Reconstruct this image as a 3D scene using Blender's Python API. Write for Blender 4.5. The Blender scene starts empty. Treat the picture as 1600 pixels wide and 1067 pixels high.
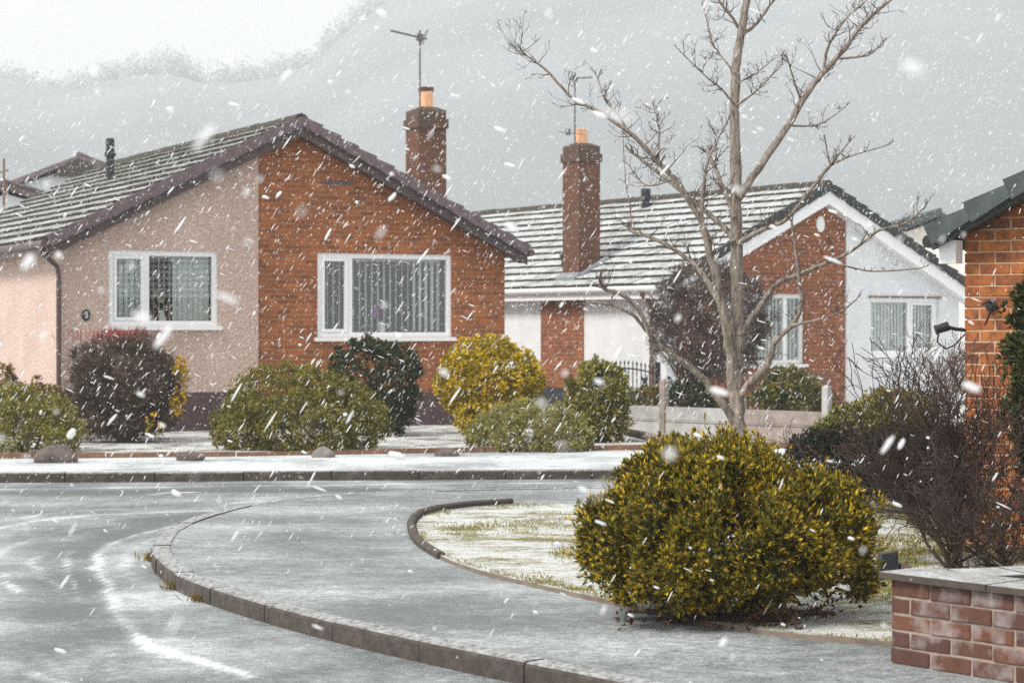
import bpy, bmesh, math, random
import numpy as np
from mathutils import Vector, Matrix
from mathutils.geometry import tessellate_polygon

R = math.radians
random.seed(7)
rng = np.random.default_rng(11)
scene = bpy.context.scene
col = scene.collection

# ------------------------------------------------------------------ camera
F = 3200.0            # focal length in photo pixels (1600 wide)
CAMZ = 1.6
HOR = 512.0           # horizon row in the photo
cam = bpy.data.cameras.new('camera')
cam.lens = 36.0 * F / 1600.0
cam.sensor_width = 36.0
cam.shift_y = -21.5 / 1600.0
cam.clip_start = 0.1
cam.clip_end = 2000
cam.dof.use_dof = True
cam.dof.focus_distance = 13.0
cam.dof.aperture_fstop = 4.5
camo = bpy.data.objects.new('camera', cam)
camo.location = (0, 0, CAMZ)
camo.rotation_euler = (R(90), 0, 0)
col.objects.link(camo)
scene.camera = camo

# ------------------------------------------------------------------ world, sun, exposure
SUN_EL, SUN_AZ = R(48), R(-128)      # direction the light comes from; azimuth from +Y, clockwise
w = bpy.data.worlds.new('World')
scene.world = w
w.use_nodes = True
nt = w.node_tree
nt.nodes.clear()
sky = nt.nodes.new('ShaderNodeTexSky')
sky.sky_type = 'NISHITA'
sky.sun_disc = False
sky.sun_elevation = SUN_EL
sky.sun_rotation = SUN_AZ
sky.dust_density = 4.0
hsv = nt.nodes.new('ShaderNodeHueSaturation')
hsv.inputs['Saturation'].default_value = 0.25
mixw = nt.nodes.new('ShaderNodeMixRGB')
mixw.inputs[0].default_value = 0.82
mixw.inputs[2].default_value = (9.9, 10.2, 10.4, 1)     # even cloud cover
bg = nt.nodes.new('ShaderNodeBackground')
bg.inputs['Strength'].default_value = 0.083
wo = nt.nodes.new('ShaderNodeOutputWorld')
nt.links.new(sky.outputs[0], hsv.inputs['Color'])
nt.links.new(hsv.outputs[0], mixw.inputs[1])
nt.links.new(mixw.outputs[0], bg.inputs[0])
nt.links.new(bg.outputs[0], wo.inputs[0])
sun = bpy.data.lights.new('sun', 'SUN')
sun.energy = 3.0
sun.angle = R(18)
sun.color = (1.0, 0.95, 0.88)
suno = bpy.data.objects.new('sun', sun)
d = Vector((math.sin(SUN_AZ) * math.cos(SUN_EL), math.cos(SUN_AZ) * math.cos(SUN_EL), math.sin(SUN_EL)))
suno.rotation_euler = d.to_track_quat('Z', 'Y').to_euler()
suno.location = (0, 0, 60)
col.objects.link(suno)
scene.view_settings.view_transform = 'Standard'
scene.view_settings.look = 'None'
scene.view_settings.gamma = 1
scene.view_settings.exposure = 0.42
scene.cycles.use_denoising = False
scene.cycles.volume_bounces = 1
scene.cycles.max_bounces = 6
scene.cycles.transparent_max_bounces = 12

# ------------------------------------------------------------------ helpers
def at(px, py, Y):
    return Vector(((px - 800) / F * Y, Y, CAMZ - (py - HOR) / F * Y))

def gnd(px, py, z=0.0):
    Y = (CAMZ - z) * F / (py - HOR)
    return Vector(((px - 800) / F * Y, Y, z))

def tag(o, label=None, cat=None, group=None, kind=None):
    if label: o['label'] = label
    if cat: o['category'] = cat
    if group: o['group'] = group
    if kind: o['kind'] = kind
    return o

def empty(name, loc=(0, 0, 0), rz=0.0, parent=None):
    o = bpy.data.objects.new(name, None)
    o.empty_display_size = 0.2
    o.location = loc
    o.rotation_euler = (0, 0, rz)
    o.parent = parent
    col.objects.link(o)
    return o

def link(name, me, parent=None, loc=(0, 0, 0), rot=(0, 0, 0)):
    o = bpy.data.objects.new(name, me)
    o.parent = parent
    o.location = loc
    o.rotation_euler = rot
    col.objects.link(o)
    return o

class MB:
    def __init__(s):
        s.v = []; s.f = []; s.m = []; s.sm = []
    def add(s, vs, fs, m=0, smooth=False):
        b = len(s.v)
        s.v += [tuple(v) for v in vs]
        for k, f in enumerate(fs):
            s.f.append(tuple(b + i for i in f))
            s.m.append(m[k] if isinstance(m, (list, tuple)) else m)
            s.sm.append(smooth)
        return s
    def box(s, x0, x1, y0, y1, z0, z1, m=0):
        return s.add([(x0, y0, z0), (x1, y0, z0), (x1, y1, z0), (x0, y1, z0), (x0, y0, z1), (x1, y0, z1), (x1, y1, z1), (x0, y1, z1)],
                     [(0, 3, 2, 1), (4, 5, 6, 7), (0, 1, 5, 4), (1, 2, 6, 5), (2, 3, 7, 6), (3, 0, 4, 7)], m)
    def hexa(s, pts, m=0):      # 8 points: bottom ring then top ring, like box
        return s.add(pts, [(0, 3, 2, 1), (4, 5, 6, 7), (0, 1, 5, 4), (1, 2, 6, 5), (2, 3, 7, 6), (3, 0, 4, 7)], m)
    def prism(s, poly, y0, y1, m=0):   # polygon of (x, z), counter-clockwise seen from -y
        n = len(poly)
        vs = [(x, y0, z) for x, z in poly] + [(x, y1, z) for x, z in poly]
        fs = [tuple(range(n)), tuple(range(2 * n - 1, n - 1, -1))]
        for i in range(n):
            j = (i + 1) % n
            fs.append((i, i + n, j + n, j))
        return s.add(vs, fs, m)
    def tube(s, pts, rad, n=6, m=0, cap=True, smooth=True):
        pts = [Vector(p) for p in pts]
        k = len(pts)
        if not isinstance(rad, (list, tuple)): rad = [rad] * k
        vs = []
        ref = Vector((0.31, 0.17, 0.93))
        for i, p in enumerate(pts):
            t = (pts[min(i + 1, k - 1)] - pts[max(i - 1, 0)])
            if t.length < 1e-9: t = Vector((0, 0, 1))
            t.normalize()
            a = t.cross(ref)
            if a.length < 0.15: a = t.cross(Vector((1, 0, 0)))
            a.normalize(); b = t.cross(a)
            for q in range(n):
                an = 2 * math.pi * q / n
                vs.append(p + (a * math.cos(an) + b * math.sin(an)) * rad[i])
        fs = []
        for i in range(k - 1):
            for q in range(n):
                r = (q + 1) % n
                fs.append((i * n + q, i * n + r, (i + 1) * n + r, (i + 1) * n + q))
        s.add(vs, fs, m, smooth)
        if cap:
            s.add(vs[:n], [tuple(range(n - 1, -1, -1))], m)
            s.add(vs[-n:], [tuple(range(n))], m)
        return s
    def lathe(s, prof, n=12, m=0, c=(0, 0)):
        vs = []
        for r, z in prof:
            for q in range(n):
                a = 2 * math.pi * q / n
                vs.append((c[0] + r * math.cos(a), c[1] + r * math.sin(a), z))
        fs = []
        for i in range(len(prof) - 1):
            for q in range(n):
                r = (q + 1) % n
                fs.append((i * n + q, i * n + r, (i + 1) * n + r, (i + 1) * n + q))
        fs.append(tuple(range(n - 1, -1, -1)))
        fs.append(tuple((len(prof) - 1) * n + q for q in range(n)))
        return s.add(vs, fs, m, False)
    def mesh(s, name, mats, uv=True):
        me = bpy.data.meshes.new(name)
        me.from_pydata(s.v, [], s.f)
        for mt in (mats if isinstance(mats, (list, tuple)) else [mats]): me.materials.append(mt)
        me.polygons.foreach_set('material_index', s.m)
        me.polygons.foreach_set('use_smooth', s.sm)
        if uv:
            ul = me.uv_layers.new(name='uv')
            data = np.zeros((len(me.loops), 2), np.float32)
            co = np.array(s.v, np.float32)
            for p in me.polygons:
                nx, ny, nz = abs(p.normal.x), abs(p.normal.y), abs(p.normal.z)
                for li in p.loop_indices:
                    c = co[me.loops[li].vertex_index]
                    data[li] = (c[0], c[1]) if nz > 0.75 else ((c[0], c[2]) if ny > nx else (c[1], c[2]))
            ul.data.foreach_set('uv', data.ravel())
        me.update()
        return me
    def build(s, name, mats, parent=None, loc=(0, 0, 0), rot=(0, 0, 0), uv=True):
        return link(name, s.mesh(name, mats, uv), parent, loc, rot)

# ------------------------------------------------------------------ materials
def new_mat(name):
    m = bpy.data.materials.new(name)
    m.use_nodes = True
    n = m.node_tree.nodes
    return m, n, m.node_tree.links, n['Principled BSDF']

def tex_coord(n, l, kind='Object', scale=(1, 1, 1)):
    tc = n.new('ShaderNodeTexCoord'); mp = n.new('ShaderNodeMapping')
    mp.inputs['Scale'].default_value = scale
    l.new(tc.outputs[kind], mp.inputs['Vector'])
    return mp.outputs[0]

def noise(n, l, vec, scale, detail=4, rough=0.55):
    t = n.new('ShaderNodeTexNoise')
    t.inputs['Scale'].default_value = scale
    t.inputs['Detail'].default_value = detail
    t.inputs['Roughness'].default_value = rough
    if vec is not None: l.new(vec, t.inputs['Vector'])
    return t.outputs['Fac']

def ramp(n, l, fac, stops):
    r = n.new('ShaderNodeValToRGB')
    e = r.color_ramp.elements
    while len(e) < len(stops): e.new(0.5)
    for k, (p, c) in enumerate(stops):
        e[k].position = p
        e[k].color = (*c, 1) if len(c) == 3 else c
    l.new(fac, r.inputs[0])
    return r.outputs[0]

def mixc(n, l, fac, a, b, mode='MIX'):
    x = n.new('ShaderNodeMixRGB'); x.blend_type = mode
    for i, val in ((0, fac), (1, a), (2, b)):
        if hasattr(val, 'links'): l.new(val, x.inputs[i])
        elif i == 0: x.inputs[0].default_value = val
        else: x.inputs[i].default_value = (*val, 1)
    return x.outputs[0]

def math_n(n, l, op, a, b=0.0, clamp=False):
    x = n.new('ShaderNodeMath'); x.operation = op; x.use_clamp = clamp
    for i, val in ((0, a), (1, b)):
        if hasattr(val, 'links'): l.new(val, x.inputs[i])
        else: x.inputs[i].default_value = val
    return x.outputs[0]

def bump(n, l, h, strength=0.4, dist=0.01, bsdf=None):
    b = n.new('ShaderNodeBump')
    b.inputs['Strength'].default_value = strength
    b.inputs['Distance'].default_value = dist
    l.new(h, b.inputs['Height'])
    if bsdf is not None: l.new(b.outputs[0], bsdf.inputs['Normal'])
    return b.outputs[0]

def simple(name, color, rough=0.6, var=0.25, scale=8.0, bstr=0.2, bdist=0.004, metal=0.0, spec=0.4):
    m, n, l, b = new_mat(name)
    v = tex_coord(n, l)
    f = noise(n, l, v, scale, 6)
    c0 = tuple(x * (1 - var) for x in color); c1 = tuple(min(1, x * (1 + var)) for x in color)
    l.new(ramp(n, l, f, [(0.25, c0), (0.75, c1)]), b.inputs['Base Color'])
    b.inputs['Roughness'].default_value = rough
    b.inputs['Metallic'].default_value = metal
    b.inputs['Specular IOR Level'].default_value = spec
    if bstr: bump(n, l, noise(n, l, v, scale * 6, 3), bstr, bdist, b)
    return m

def brick_mat(name, c1, c2, mortar, dark=0.35):
    m, n, l, b = new_mat(name)
    v = tex_coord(n, l, 'UV')
    t = n.new('ShaderNodeTexBrick')
    t.offset = 0.5
    t.inputs['Scale'].default_value = 1.0
    t.inputs['Brick Width'].default_value = 0.225
    t.inputs['Row Height'].default_value = 0.075
    t.inputs['Mortar Size'].default_value = 0.0085
    t.inputs['Mortar Smooth'].default_value = 0.3
    t.inputs['Bias'].default_value = -0.1
    t.inputs['Color1'].default_value = (*c1, 1)
    t.inputs['Color2'].default_value = (*c2, 1)
    t.inputs['Mortar'].default_value = (*mortar, 1)
    l.new(v, t.inputs['Vector'])
    f = noise(n, l, v, 3.0, 6, 0.65)
    g = noise(n, l, v, 45.0, 4, 0.7)
    c = mixc(n, l, ramp(n, l, f, [(0.40, (0, 0, 0)), (0.68, (dark * 1.3,) * 3)]), t.outputs['Color'], (0.075, 0.032, 0.016))
    st_ = noise(n, l, tex_coord(n, l, 'UV', (2.2, 0.35, 1)), 2.0, 5, 0.6)
    c = mixc(n, l, ramp(n, l, st_, [(0.52, (0, 0, 0)), (0.72, (0.35,) * 3)]), c, (0.12, 0.055, 0.03))
    c = mixc(n, l, ramp(n, l, g, [(0.45, (0, 0, 0)), (0.8, (0.5, 0.5, 0.5))]), c, (0.34, 0.16, 0.085))
    l.new(c, b.inputs['Base Color'])
    b.inputs['Roughness'].default_value = 0.85
    h = math_n(n, l, 'SUBTRACT', math_n(n, l, 'MULTIPLY', g, 0.4), t.outputs['Fac'])
    bump(n, l, h, 0.7, 0.006, b)
    return m

def brick_piece_mat(name, stops, bloom=0.0):
    m, n, l, b = new_mat(name)
    oi = n.new('ShaderNodeObjectInfo')
    v = tex_coord(n, l)
    c = ramp(n, l, oi.outputs['Random'], stops)
    add = n.new('ShaderNodeVectorMath'); add.operation = 'ADD'
    l.new(v, add.inputs[0])
    l.new(oi.outputs['Location'], add.inputs[1])
    f = noise(n, l, add.outputs[0], 14.0, 6, 0.7)
    g = noise(n, l, add.outputs[0], 90.0, 3, 0.7)
    c = mixc(n, l, ramp(n, l, f, [(0.42, (0, 0, 0)), (0.66, (0.8,) * 3)]), c, (0.075, 0.03, 0.018))
    if bloom:      # lime bloom on the old bricks
        h = noise(n, l, add.outputs[0], 5.0, 5, 0.6)
        c = mixc(n, l, ramp(n, l, h, [(0.52, (0, 0, 0)), (0.72, (bloom,) * 3)]), c, (0.42, 0.38, 0.37))
    l.new(c, b.inputs['Base Color'])
    b.inputs['Roughness'].default_value = 0.88
    bump(n, l, math_n(n, l, 'ADD', f, math_n(n, l, 'MULTIPLY', g, 0.5)), 0.6, 0.004, b)
    return m

M = {}
M['brick'] = brick_mat('orange_brick', (0.46, 0.130, 0.026), (0.22, 0.052, 0.012), (0.40, 0.22, 0.12))
M['brick2'] = brick_mat('red_brick', (0.35, 0.095, 0.026), (0.17, 0.043, 0.016), (0.33, 0.19, 0.115))
M['chimney_brick'] = brick_mat('chimney_brick', (0.155, 0.052, 0.026), (0.095, 0.036, 0.022), (0.13, 0.085, 0.06), 0.6)
M['brick_piece'] = brick_piece_mat('house_bricks', [(0.0, (0.44, 0.15, 0.035)), (0.45, (0.37, 0.115, 0.028)), (0.8, (0.30, 0.09, 0.028)), (1.0, (0.19, 0.06, 0.028))])
M['brick_old'] = brick_piece_mat('old_wall_bricks', [(0.0, (0.19, 0.072, 0.038)), (0.4, (0.135, 0.054, 0.034)), (1.0, (0.085, 0.040, 0.033))], 0.7)
M['soot_brick'] = brick_mat('sooty_brick', (0.085, 0.055, 0.042), (0.06, 0.042, 0.035), (0.09, 0.07, 0.055), 0.6)
M['mortar'] = simple('mortar', (0.50, 0.34, 0.22), 0.95, 0.25, 20, 0.5)
M['mortar_old'] = simple('old_mortar', (0.33, 0.26, 0.22), 0.95, 0.3, 20, 0.5)

def pebble(name, base, light, dark):
    m, n, l, b = new_mat(name)
    v = tex_coord(n, l, 'UV')
    vo = n.new('ShaderNodeTexVoronoi'); vo.inputs['Scale'].default_value = 34
    l.new(v, vo.inputs['Vector'])
    f = noise(n, l, v, 1.2, 5)
    g = noise(n, l, v, 26.0, 5, 0.8)
    c = ramp(n, l, g, [(0.3, dark), (0.5, base), (0.7, light)])
    c = mixc(n, l, ramp(n, l, f, [(0.35, (0, 0, 0)), (0.75, (0.35,) * 3)]), c, dark)
    st_ = noise(n, l, tex_coord(n, l, 'UV', (2.5, 0.3, 1)), 1.6, 5, 0.65)
    c = mixc(n, l, ramp(n, l, st_, [(0.52, (0, 0, 0)), (0.75, (0.28,) * 3)]), c, dark)
    l.new(c, b.inputs['Base Color'])
    b.inputs['Roughness'].default_value = 0.9
    bump(n, l, vo.outputs['Distance'], 0.8, 0.012, b)
    return m
M['pebble'] = pebble('pink_pebbledash', (0.62, 0.465, 0.395), (0.84, 0.73, 0.67), (0.35, 0.215, 0.165))
M['render'] = simple('white_render', (0.74, 0.76, 0.78), 0.85, 0.09, 3.0, 0.35, 0.004)
M['cream'] = simple('cream_render', (0.78, 0.74, 0.70), 0.85, 0.05, 3.0, 0.2)
M['plinth'] = simple('plum_plinth_paint', (0.085, 0.048, 0.055), 0.6, 0.4, 6.0, 0.4)
M['dark_plinth'] = simple('black_plinth_paint', (0.03, 0.033, 0.038), 0.6, 0.4, 6.0, 0.4)
M['upvc'] = simple('white_plastic', (0.90, 0.91, 0.92), 0.35, 0.03, 4.0, 0.0)
M['blind'] = simple('blind_fabric', (0.80, 0.83, 0.81), 0.9, 0.06, 30.0, 0.1)
M['blind_pale'] = simple('pale_blind_fabric', (0.86, 0.90, 0.89), 0.9, 0.04, 30.0, 0.1)
M['inside'] = simple('room_plaster', (0.16, 0.16, 0.15), 0.9, 0.15, 2.0, 0.0)
M['barge'] = simple('brown_bargeboard', (0.085, 0.060, 0.060), 0.6, 0.35, 5.0, 0.4)
M['verge'] = simple('plum_verge_tile', (0.145, 0.105, 0.115), 0.75, 0.35, 12.0, 0.5)
M['verge_black'] = simple('black_verge_tile', (0.028, 0.032, 0.034), 0.6, 0.5, 12.0, 0.5)
M['slate'] = simple('grey_slate_verge', (0.055, 0.068, 0.072), 0.55, 0.4, 9.0, 0.5)
M['tile'] = simple('mossy_roof_tile', (0.050, 0.044, 0.034), 0.85, 0.5, 10.0, 0.6)
M['gutter'] = simple('brown_gutter', (0.10, 0.062, 0.06), 0.4, 0.3, 5.0, 0.1)
M['white_gutter'] = simple('white_gutter', (0.72, 0.73, 0.73), 0.4, 0.06, 5.0, 0.0)
M['pot'] = simple('terracotta_pot', (0.84, 0.44, 0.24), 0.8, 0.15, 6.0, 0.2)
M['soot'] = simple('sooty_rim', (0.12, 0.05, 0.04), 0.8, 0.3, 8.0, 0.2)
M['lead'] = simple('lead_flashing', (0.24, 0.26, 0.28), 0.5, 0.2, 6.0, 0.3)
M['black'] = simple('black_plastic', (0.018, 0.022, 0.024), 0.4, 0.3, 6.0, 0.1)
M['metal'] = simple('weathered_aluminium', (0.14, 0.13, 0.125), 0.5, 0.3, 10.0, 0.1, metal=0.4)
M['iron'] = simple('black_iron', (0.02, 0.02, 0.022), 0.45, 0.3, 10.0, 0.1)
M['kerb'] = simple('kerb_concrete', (0.105, 0.086, 0.075), 0.9, 0.45, 9.0, 0.8, 0.006)
m, n, l, b = new_mat('dirty_kerb_concrete')
v = tex_coord(n, l)
f = noise(n, l, v, 9.0, 8, 0.75); f2 = noise(n, l, v, 1.7, 5)
c = ramp(n, l, f, [(0.30, (0.022, 0.019, 0.017)), (0.5, (0.072, 0.058, 0.05)), (0.75, (0.16, 0.13, 0.112))])
c = mixc(n, l, ramp(n, l, f2, [(0.45, (0, 0, 0)), (0.7, (0.6,) * 3)]), c, (0.055, 0.05, 0.032))
ge = n.new('ShaderNodeNewGeometry'); sx = n.new('ShaderNodeSeparateXYZ'); l.new(ge.outputs['Normal'], sx.inputs[0])
sn = math_n(n, l, 'MULTIPLY', ramp(n, l, sx.outputs['Z'], [(0.75, (0, 0, 0)), (0.97, (1, 1, 1))]), ramp(n, l, noise(n, l, v, 26.0, 6, 0.75), [(0.36, (0.05,) * 3), (0.62, (0.75,) * 3)]))
l.new(mixc(n, l, sn, c, (0.62, 0.65, 0.66)), b.inputs['Base Color'])
b.inputs['Roughness'].default_value = 0.9
bump(n, l, f, 1.0, 0.012, b)
M['kerb'] = m
M['edging'] = simple('rusty_edging', (0.19, 0.105, 0.065), 0.85, 0.4, 9.0, 0.5)
M['concrete'] = simple('weathered_concrete', (0.42, 0.41, 0.40), 0.9, 0.3, 4.0, 0.5)
M['concrete_brown'] = simple('stained_concrete', (0.30, 0.25, 0.225), 0.9, 0.35, 5.0, 0.5)
M['coping'] = simple('coping_stone', (0.075, 0.06, 0.05), 0.9, 0.4, 8.0, 0.7)
M['stone'] = simple('garden_stone', (0.12, 0.095, 0.085), 0.9, 0.5, 9.0, 0.9, 0.01)
M['pale_stone'] = simple('pale_garden_stone', (0.20, 0.18, 0.165), 0.9, 0.35, 9.0, 0.9, 0.01)
M['soil'] = simple('bark_mulch', (0.07, 0.045, 0.035), 0.95, 0.5, 14.0, 1.0, 0.02)
M['paling'] = simple('brown_paling', (0.17, 0.10, 0.075), 0.85, 0.35, 7.0, 0.4)
M['timber'] = simple('old_timber', (0.20, 0.155, 0.125), 0.9, 0.35, 8.0, 0.5)
M['stem'] = simple('shrub_stem', (0.075, 0.055, 0.04), 0.9, 0.4, 12.0, 0.6)
M['twig'] = simple('dark_twig', (0.055, 0.034, 0.027), 0.85, 0.4, 10.0, 0.0)
M['pale_twig'] = simple('pale_twig', (0.21, 0.17, 0.15), 0.85, 0.4, 10.0, 0.0)
M['vase'] = simple('white_vase', (0.8, 0.8, 0.8), 0.25, 0.02, 4.0, 0.0)
M['petal'] = simple('purple_petal', (0.42, 0.10, 0.40), 0.6, 0.3, 20.0, 0.0)
M['cream_petal'] = simple('cream_petal', (0.6, 0.52, 0.4), 0.6, 0.2, 20.0, 0.0)
M['bark_twig'] = simple('dark_twig_bark', (0.075, 0.052, 0.042), 0.85, 0.4, 20.0, 0.0)
M['leaf_plain'] = simple('plain_leaf', (0.03, 0.07, 0.02), 0.5, 0.3, 12.0, 0.0)

# bark with pale streaks
m, n, l, b = new_mat('grey_brown_bark')
v = tex_coord(n, l, 'Object', (6, 6, 1.6))
f = noise(n, l, v, 7.0, 8, 0.72)
g = noise(n, l, tex_coord(n, l), 60.0, 3, 0.6)
l.new(ramp(n, l, f, [(0.34, (0.06, 0.046, 0.037)), (0.47, (0.21, 0.172, 0.142)), (0.60, (0.33, 0.285, 0.245)), (0.74, (0.50, 0.455, 0.415))]), b.inputs['Base Color'])
b.inputs['Roughness'].default_value = 0.9
bump(n, l, math_n(n, l, 'ADD', f, math_n(n, l, 'MULTIPLY', g, 0.3)), 0.8, 0.01, b)
M['bark'] = m

# leaves: colour per leaf, some light through
m, n, l, b = new_mat('leaves')
a = n.new('ShaderNodeAttribute'); a.attribute_name = 'Col'
l.new(a.outputs['Color'], b.inputs['Base Color'])
b.inputs['Roughness'].default_value = 0.55
b.inputs['Specular IOR Level'].default_value = 0.3
tr = n.new('ShaderNodeBsdfTranslucent'); l.new(a.outputs['Color'], tr.inputs['Color'])
ms = n.new('ShaderNodeMixShader'); ms.inputs[0].default_value = 0.15
l.new(b.outputs[0], ms.inputs[1]); l.new(tr.outputs[0], ms.inputs[2])
l.new(ms.outputs[0], n['Material Output'].inputs['Surface'])
M['leaf'] = m

# glass
m, n, l, b = new_mat('window_glass')
tb = n.new('ShaderNodeBsdfTransparent'); tb.inputs[0].default_value = (0.90, 0.92, 0.915, 1)
gb = n.new('ShaderNodeBsdfGlossy'); gb.inputs['Roughness'].default_value = 0.02
fr = n.new('ShaderNodeLayerWeight'); fr.inputs[0].default_value = 0.5
fm = math_n(n, l, 'ADD', math_n(n, l, 'POWER', fr.outputs['Facing'], 4.0), 0.09, True)
ms = n.new('ShaderNodeMixShader')
l.new(fm, ms.inputs[0]); l.new(tb.outputs[0], ms.inputs[1]); l.new(gb.outputs[0], ms.inputs[2])
l.new(ms.outputs[0], n['Material Output'].inputs['Surface'])
n.remove(b)
M['glass'] = m

# snow-dusted roof tile face
def snowy_tile(name, lo, hi):
    m, n, l, b = new_mat(name)
    v = tex_coord(n, l, 'Object')
    f = noise(n, l, v, 5.0, 7, 0.7)
    g = noise(n, l, v, 0.9, 4)
    s = math_n(n, l, 'ADD', f, math_n(n, l, 'MULTIPLY', g, 0.5))
    t = ramp(n, l, noise(n, l, v, 3.0, 5), [(0.3, (0.06, 0.06, 0.05)), (0.7, (0.16, 0.12, 0.075))])
    fac = ramp(n, l, s, [(lo, (0, 0, 0)), (hi, (1, 1, 1))])
    l.new(mixc(n, l, fac, t, (0.56, 0.59, 0.595)), b.inputs['Base Color'])
    b.inputs['Roughness'].default_value = 0.85
    bump(n, l, s, 0.6, 0.01, b)
    return m
M['snow_tile'] = snowy_tile('snow_dusted_tile', 0.50, 0.88)
M['snow_tile2'] = snowy_tile('thick_snow_dusted_tile', 0.47, 0.85)

# wet asphalt with thin snow; the mesh's own "snow" attribute holds tracks and ridges
def snowy_road(name, use_attr, bias, asph=(0.062, 0.070, 0.072), stretch=(1, 1, 1)):
    m, n, l, b = new_mat(name)
    v = tex_coord(n, l, 'Object', stretch)
    f = noise(n, l, v, 7.0, 8, 0.72)
    g = noise(n, l, v, 0.8, 5, 0.6)
    h = noise(n, l, tex_coord(n, l), 75.0, 5, 0.85)
    s = math_n(n, l, 'ADD', math_n(n, l, 'MULTIPLY', f, 0.6), math_n(n, l, 'ADD', math_n(n, l, 'MULTIPLY', math_n(n, l, 'SUBTRACT', g, 0.5), 1.1), 0.3))
    s = math_n(n, l, 'ADD', s, math_n(n, l, 'MULTIPLY', math_n(n, l, 'SUBTRACT', h, 0.5), 1.5))
    s = math_n(n, l, 'ADD', s, math_n(n, l, 'MULTIPLY', math_n(n, l, 'SUBTRACT', noise(n, l, tex_coord(n, l, 'Object', (0.6, 1.3, 1)), 24.0, 6, 0.8), 0.5), 0.9))
    s = math_n(n, l, 'ADD', s, 0.12)
    s = math_n(n, l, 'ADD', s, bias)
    if use_attr:
        a = n.new('ShaderNodeAttribute'); a.attribute_name = 'snow'
        s = math_n(n, l, 'ADD', s, a.outputs['Fac'])
    fac = ramp(n, l, s, [(0.50, (0.05,) * 3), (0.80, (0.40,) * 3), (1.0, (0.80,) * 3), (1.15, (1.0,) * 3)])
    base = mixc(n, l, h, asph, tuple(x * 1.9 for x in asph))
    l.new(mixc(n, l, fac, base, (0.70, 0.745, 0.755)), b.inputs['Base Color'])
    l.new(ramp(n, l, s, [(0.4, (0.38,) * 3), (0.9, (0.8,) * 3)]), b.inputs['Roughness'])
    bump(n, l, s, 0.5, 0.02, b)
    return m
M['road'] = snowy_road('snowy_wet_asphalt', True, 0.0)
M['path'] = snowy_road('snowy_footway', False, -0.04, (0.072, 0.081, 0.083), (0.7, 1, 1))
M['path_far'] = snowy_road('snow_covered_footway', False, 0.26)
M['top_snow'] = snowy_road('snow_dusted_coping', False, 0.10, (0.13, 0.12, 0.11))

# lawn: thin snow over turf
def lawn_mat(name, lo, hi, g0, g1):
    m, n, l, b = new_mat(name)
    v = tex_coord(n, l, 'Object', (1, 1.6, 1))
    f = noise(n, l, v, 2.2, 8, 0.72)
    g = noise(n, l, tex_coord(n, l), 60.0, 4, 0.75)
    s = math_n(n, l, 'ADD', f, math_n(n, l, 'MULTIPLY', math_n(n, l, 'SUBTRACT', g, 0.5), 0.5))
    gr = mixc(n, l, g, g0, g1)
    fac = ramp(n, l, s, [(lo, (0, 0, 0)), (hi, (1, 1, 1))])
    l.new(mixc(n, l, fac, gr, (0.80, 0.82, 0.80)), b.inputs['Base Color'])
    b.inputs['Roughness'].default_value = 0.9
    bump(n, l, math_n(n, l, 'ADD', s, g), 0.8, 0.03, b)
    return m
M['lawn'] = lawn_mat('snow_dusted_turf', 0.385, 0.53, (0.14, 0.13, 0.02), (0.30, 0.25, 0.05))
M['garden'] = lawn_mat('snow_patched_bed', 0.40, 0.52, (0.09, 0.055, 0.045), (0.20, 0.14, 0.12))
M['ground'] = lawn_mat('snowy_ground', 0.30, 0.5, (0.10, 0.11, 0.08), (0.2, 0.19, 0.15))
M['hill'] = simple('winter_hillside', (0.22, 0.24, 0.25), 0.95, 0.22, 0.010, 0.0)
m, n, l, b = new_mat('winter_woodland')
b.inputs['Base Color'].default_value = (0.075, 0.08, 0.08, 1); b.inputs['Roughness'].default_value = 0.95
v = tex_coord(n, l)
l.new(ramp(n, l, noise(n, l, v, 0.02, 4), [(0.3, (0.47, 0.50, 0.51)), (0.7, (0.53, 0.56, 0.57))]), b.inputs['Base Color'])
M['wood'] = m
m, n, l, b = new_mat('snowflake')
b.inputs['Base Color'].default_value = (0.93, 0.94, 0.95, 1); b.inputs['Roughness'].default_value = 0.7
v = tex_coord(n, l)
l.new(ramp(n, l, noise(n, l, v, 40.0, 2), [(0.3, (0.9, 0.91, 0.93)), (0.7, (0.96, 0.96, 0.97))]), b.inputs['Base Color'])
tr = n.new('ShaderNodeBsdfTranslucent'); tr.inputs[0].default_value = (0.95, 0.96, 0.97, 1)
ms = n.new('ShaderNodeMixShader'); ms.inputs[0].default_value = 0.45
l.new(b.outputs[0], ms.inputs[1]); l.new(tr.outputs[0], ms.inputs[2])
tp = n.new('ShaderNodeBsdfTransparent'); m2 = n.new('ShaderNodeMixShader'); m2.inputs[0].default_value = 0.28
l.new(ms.outputs[0], m2.inputs[1]); l.new(tp.outputs[0], m2.inputs[2])
l.new(m2.outputs[0], n['Material Output'].inputs['Surface'])
M['flake'] = m

# ------------------------------------------------------------------ ground shapes
def spline(pts, n=10):
    pts = [Vector(p) for p in pts]
    out = []
    for i in range(len(pts) - 1):
        p0 = pts[max(i - 1, 0)]; p1 = pts[i]; p2 = pts[i + 1]; p3 = pts[min(i + 2, len(pts) - 1)]
        for k in range(n):
            t = k / n
            out.append(0.5 * ((2 * p1) + (p2 - p0) * t + (2 * p0 - 5 * p1 + 4 * p2 - p3) * t * t + (3 * p1 - p0 - 3 * p2 + p3) * t ** 3))
    out.append(pts[-1])
    return out

def resample(pts, step):
    out = [pts[0].copy()]; acc = 0.0
    for a, b in zip(pts, pts[1:]):
        L = (b - a).length; p = 0.0
        while acc + (L - p) >= step:
            p += step - acc; acc = 0.0
            out.append(a.lerp(b, p / L))
        acc += L - p
    return out

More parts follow.
